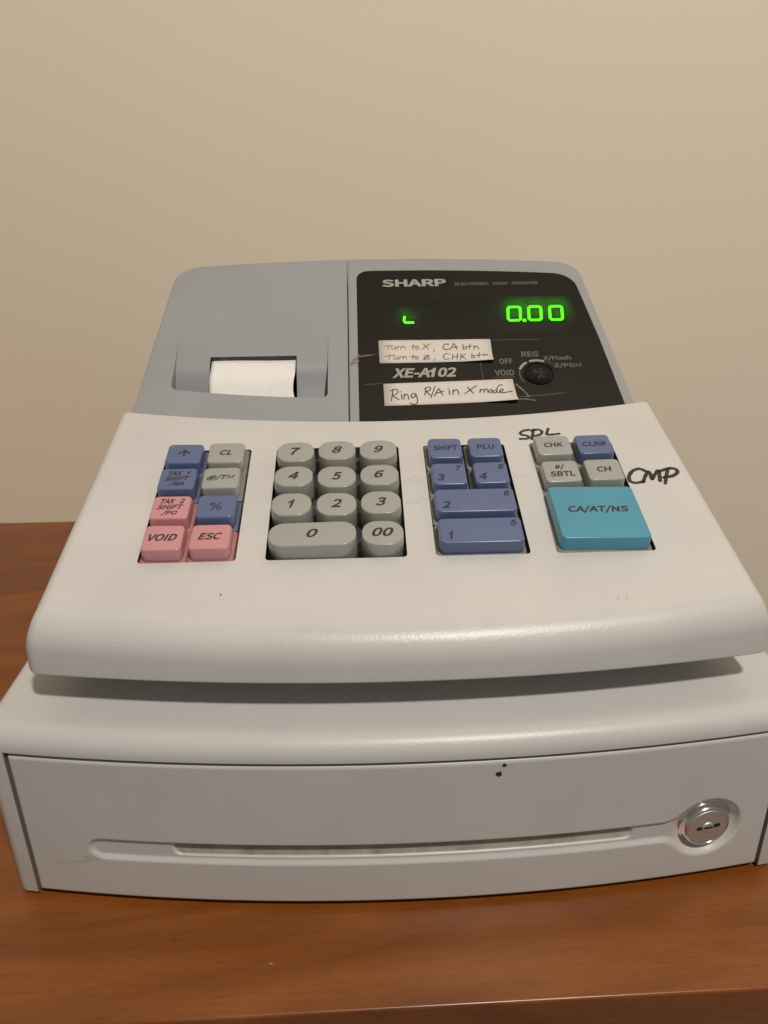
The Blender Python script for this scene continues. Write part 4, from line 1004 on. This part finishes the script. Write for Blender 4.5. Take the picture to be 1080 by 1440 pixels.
# receipt paper in the printer mouth
v, f = [], []
nxp, nyp = 24, 26
for j in range(nyp + 1):
    t = j / nyp
    s = 0.052 - t * 0.049
    dz = -0.0085 + 0.0044 * sstep(np.array((0.052 - s) / 0.012)) - 0.0120 * max(0.0, (0.028 - s) / 0.022) ** 1.15
    for i in range(nxp + 1):
        u_ = i / nxp
        x = -0.0943 + u_ * (0.0462 + 0.0006 * max(0, (0.028 - s) / 0.02) ** 1 - 0.0012 * math.exp(-((s - 0.022) / 0.006) ** 2))
        v.append((x, s, dz + 0.0003 * math.sin(u_ * 5 + t * 3) + 0.0006 * u_ * t))
for j in range(nyp):
    for i in range(nxp):
        a = j * (nxp + 1) + i
        f.append((a, a + nxp + 1, a + nxp + 2, a + 1))
pm = mesh_from(v, f, recalc=False)
receipt = link_mesh("receipt_paper", pm, M['receipt'], None, hmat(0, 0), smooth=60)
so = receipt.modifiers.new("thickness", 'SOLIDIFY'); so.thickness = 0.00012
tag(receipt, "strip of blank white receipt paper sticking out of the grey printer slot", "paper")

# --- display window
wp = [(-0.0136, -0.016), (0.1266, -0.016), (0.1262, -0.010), (0.1160, 0.1100)]
tops = [(x, top_s(x) - 0.0122) for x in np.linspace(0.100, 0.0, 12)]
win = [(-0.0136, -0.016), (0.1268, -0.016), (0.1222, 0.052), (0.1168, top_s(0.1168) - 0.0124)] + tops + [(-0.0134, top_s(0) - 0.0124)]
win = fillet(win, len(win) - 1, 0.0075)
win = fillet(win, 3, 0.0145)
wr = [win, win, offset_ring(win, 0.0001), offset_ring(win, 0.0004)]
wm = ring_solid(wr, [-0.003, 0.0002, 0.00035, 0.00045])
wm.materials.append(M['window_back'])
wm = boolean_cut(wm, [display_box(-0.0004, -0.01, 0.004)])
wo = link_mesh("display_window", wm, M['window_back'], reg, hmat(0, 0), smooth=30)
WZ = 0.00056
def wtext(s, x0, x1, s0, s1, mat, shear=0.0, bold=0.0, name="lettering"):
    return link_mesh(name, text_mesh(s, x1 - x0, s1 - s0, (x0 + x1) / 2, (s0 + s1) / 2, WZ, shear, bold), M[mat], wo, smooth=None)
wtext('SHARP', 0.0015, 0.0400, 0.0982, 0.1050, 'print_grey', 0.0, 0.030)
wtext('ELECTRONIC CASH REGISTER', 0.0452, 0.0950, 0.0985, 0.1012, 'print_dim', 0.0, 0.004)
wtext('XE-A102', 0.0046, 0.0394, 0.0217, 0.0290, 'print_grey', 0.22, 0.018)
wtext('VOID', 0.0600, 0.0706, 0.0218, 0.0264, 'print_dim', 0.0, 0.006)
wtext('OFF', 0.0636, 0.0708, 0.0308, 0.0352, 'print_dim', 0.0, 0.006)
wtext('REG', 0.0764, 0.0858, 0.0362, 0.0404, 'print_dim', 0.0, 0.006)
wtext('X/Flash', 0.0880, 0.1034, 0.0328, 0.0366, 'print_dim', 0.0, 0.004)
wtext('Z/PGM', 0.0932, 0.1080, 0.0268, 0.0308, 'print_dim', 0.0, 0.004)
link_mesh("underline", ribbon_mesh([[(0.0598, 0.0208), (0.0708, 0.0208)]], 0.0003, WZ, smooth=False), M['print_dim'], wo, smooth=None)

sheet = offset_ring(win, 0.0003)
pane = mesh_from([(a, b, 0.0) for a, b in sheet], [tuple(range(len(sheet)))], recalc=False)
link_mesh("smoked_sheet", pane, M['filter'], wo, Matrix.Translation((0, 0, 0.00048)), smooth=None)
DZ = -0.0036
PSX, PSS = 0.0016, 0.0056
# lit digits: each a seven-segment zero with small gaps half way up
def zero(x0, s0, w, h, slant=0.11):
    r = 0.0016
    def P(a, b): return (x0 + a * w + slant * b * h, s0 + b * h)
    g = 0.05
    lo = [P(0, 0.5 - g), P(0, 0.10), P(0.13, 0.0), P(0.87, 0.0), P(1, 0.10), P(1, 0.5 - g)]
    hi = [P(0, 0.5 + g), P(0, 0.90), P(0.13, 1.0), P(0.87, 1.0), P(1, 0.90), P(1, 0.5 + g)]
    return ribbon_mesh([lo, hi], 0.0014, DZ, 0.0003, smooth=False)
for x0 in (0.0724, 0.0846, 0.0970):
    link_mesh("digit", zero(x0, 0.0656, 0.0072, 0.0118), M['green'], wo, Matrix.Translation((PSX, PSS, 0)), smooth=None)
link_mesh("decimal_point", ribbon_mesh([[(0.0818, 0.0654), (0.08185, 0.0655)]], 0.0021, DZ, 0.0003, smooth=False), M['green'], wo, Matrix.Translation((PSX, PSS, 0)), smooth=None)
link_mesh("department_sign", ribbon_mesh([[(0.0134, 0.0702), (0.0130, 0.0668), (0.0136, 0.0652), (0.0182, 0.0652)]], 0.0013, DZ, 0.0003, smooth=False), M['green'], wo, Matrix.Translation((0.0005, PSS, 0)), smooth=None)

# mode switch
DX, DS = 0.0838, 0.0228
rimm = lathe([(0.0082, -0.001), (0.0082, 0.0004), (0.0079, 0.0006), (0.0076, 0.0004), (0.0075, 0.0002)], 48)
link_mesh("mode_switch", rimm, M['window'], reg, hmat(DX, DS, 0.0004), smooth=40)
link_mesh("mode_switch_plug", lathe([(0.0074, -0.001), (0.0074, 0.0002), (0.0072, 0.00026)], 40), M['window'], wo, Matrix.Translation((DX, DS, 0.0004)), smooth=40)
link_mesh("keyhole", ribbon_mesh([[(-0.0022, 0.0028), (0.0022, -0.0028)], [(0.0014, 0.0034), (-0.0002, -0.0034)], [(-0.003, 0.001), (0.003, 0.0004)]], 0.0013, 0, 0.0001, smooth=False), M['hole'], wo, Matrix.Translation((DX, DS, 0.00070)), smooth=None)
def arc(a0, a1, r=0.0104, n=9):
    return [(DX + r * math.cos(math.radians(a0 + (a1 - a0) * k / n)), DS + r * math.sin(math.radians(a0 + (a1 - a0) * k / n))) for k in range(n + 1)]
link_mesh("mode_mark", ribbon_mesh([arc(109, 68)], 0.0014, WZ), M['print_mid'], wo, smooth=None)
link_mesh("mode_mark", ribbon_mesh([arc(157, 124)], 0.0014, WZ), M['print_mid'], wo, smooth=None)
link_mesh("mode_mark", ribbon_mesh([arc(62, 25, 0.0112)], 0.0003, WZ), M['print_dim'], wo, smooth=None)
link_mesh("mode_mark", ribbon_mesh([arc(166, 215, 0.0104)], 0.0005, WZ), M['print_dim'], wo, smooth=None)

# paper labels with notes
def paper_label(pts, notes, label):
    n = 8
    v, f = [], []
    a, b, c, d = [np.array(p) for p in pts]      # TL TR BR BL
    for j in range(n + 1):
        for i in range(n + 1):
            u_, w_ = i / n, j / n
            p = (1 - w_) * ((1 - u_) * a + u_ * b) + w_ * ((1 - u_) * d + u_ * c)
            lift = 0.0014 * max(0, u_ + w_ - 1.7) / 0.3 + 0.00012 * max(0, math.sin(u_ * 9.0 + w_ * 2.0))
            v.append((p[0], p[1], 0.00062 + lift))
    for j in range(n):
        for i in range(n):
            q = j * (n + 1) + i
            f.append((q, q + n + 1, q + n + 2, q + 1))
    o = link_mesh("paper_label", mesh_from(v, f, recalc=False), M['paper'], reg, hmat(0, 0), smooth=60)
    so = o.modifiers.new("thickness", 'SOLIDIFY'); so.thickness = 0.00012
    o["label"] = label
    for st, w, ink in notes:
        link_mesh("handwriting", hand(st, w, 0.00084), M[ink], o, smooth=None)
paper_label([(-0.0020, 0.0514), (0.0606, 0.0509), (0.0603, 0.0331), (-0.0018, 0.0331)],
            [(HAND_UPPER_PALE, 0.00042, 'pen_pale'), (HAND_UPPER, 0.00046, 'pen')],
            "upper paper label with two handwritten lines")
paper_label([(-0.0004, 0.0173), (0.0690, 0.0191), (0.0698, 0.0027), (-0.0003, 0.0011)],
            [(HAND_LOWER, 0.00056, 'pen')],
            "lower paper label with one handwritten line")
# edges of clear tape and old glue
for q, w in (([(0.0612, 0.0500), (0.075, 0.0502), (0.0880, 0.0500)], 0.00025), ([(0.0705, 0.0058), (0.083, 0.0068), (0.0960, 0.0082)], 0.00028),
             ([(0.0530, 0.0325), (0.0533, 0.0200)], 0.0002), ([(-0.0110, 0.0400), (-0.003, 0.0402)], 0.00025), ([(-0.0105, 0.0170), (-0.001, 0.0178)], 0.00025)):
    link_mesh("tape_edge", ribbon_mesh([q], w, WZ), M['tape'], wo, smooth=None)
link_mesh("glue_residue", ribbon_mesh([[(-0.0178, 0.0325), (-0.0150, 0.0362), (-0.0128, 0.0385), (-0.0060, 0.0398)], [(-0.0176, 0.0330), (-0.0150, 0.0345), (-0.0130, 0.0350)], [(-0.0172, 0.0345), (-0.0145, 0.0385), (-0.0125, 0.0400)]], 0.0007, 0.0006, var=1.0), M['glue'], wo, smooth=None)
link_mesh("glue_residue", ribbon_mesh([[(0.0705, 0.0150), (0.0740, 0.0100), (0.0760, 0.0060)], [(0.0700, 0.0040), (0.0740, 0.0042), (0.0790, 0.0030)]], 0.0009, WZ, var=1.0), M['tape'], wo, smooth=None)
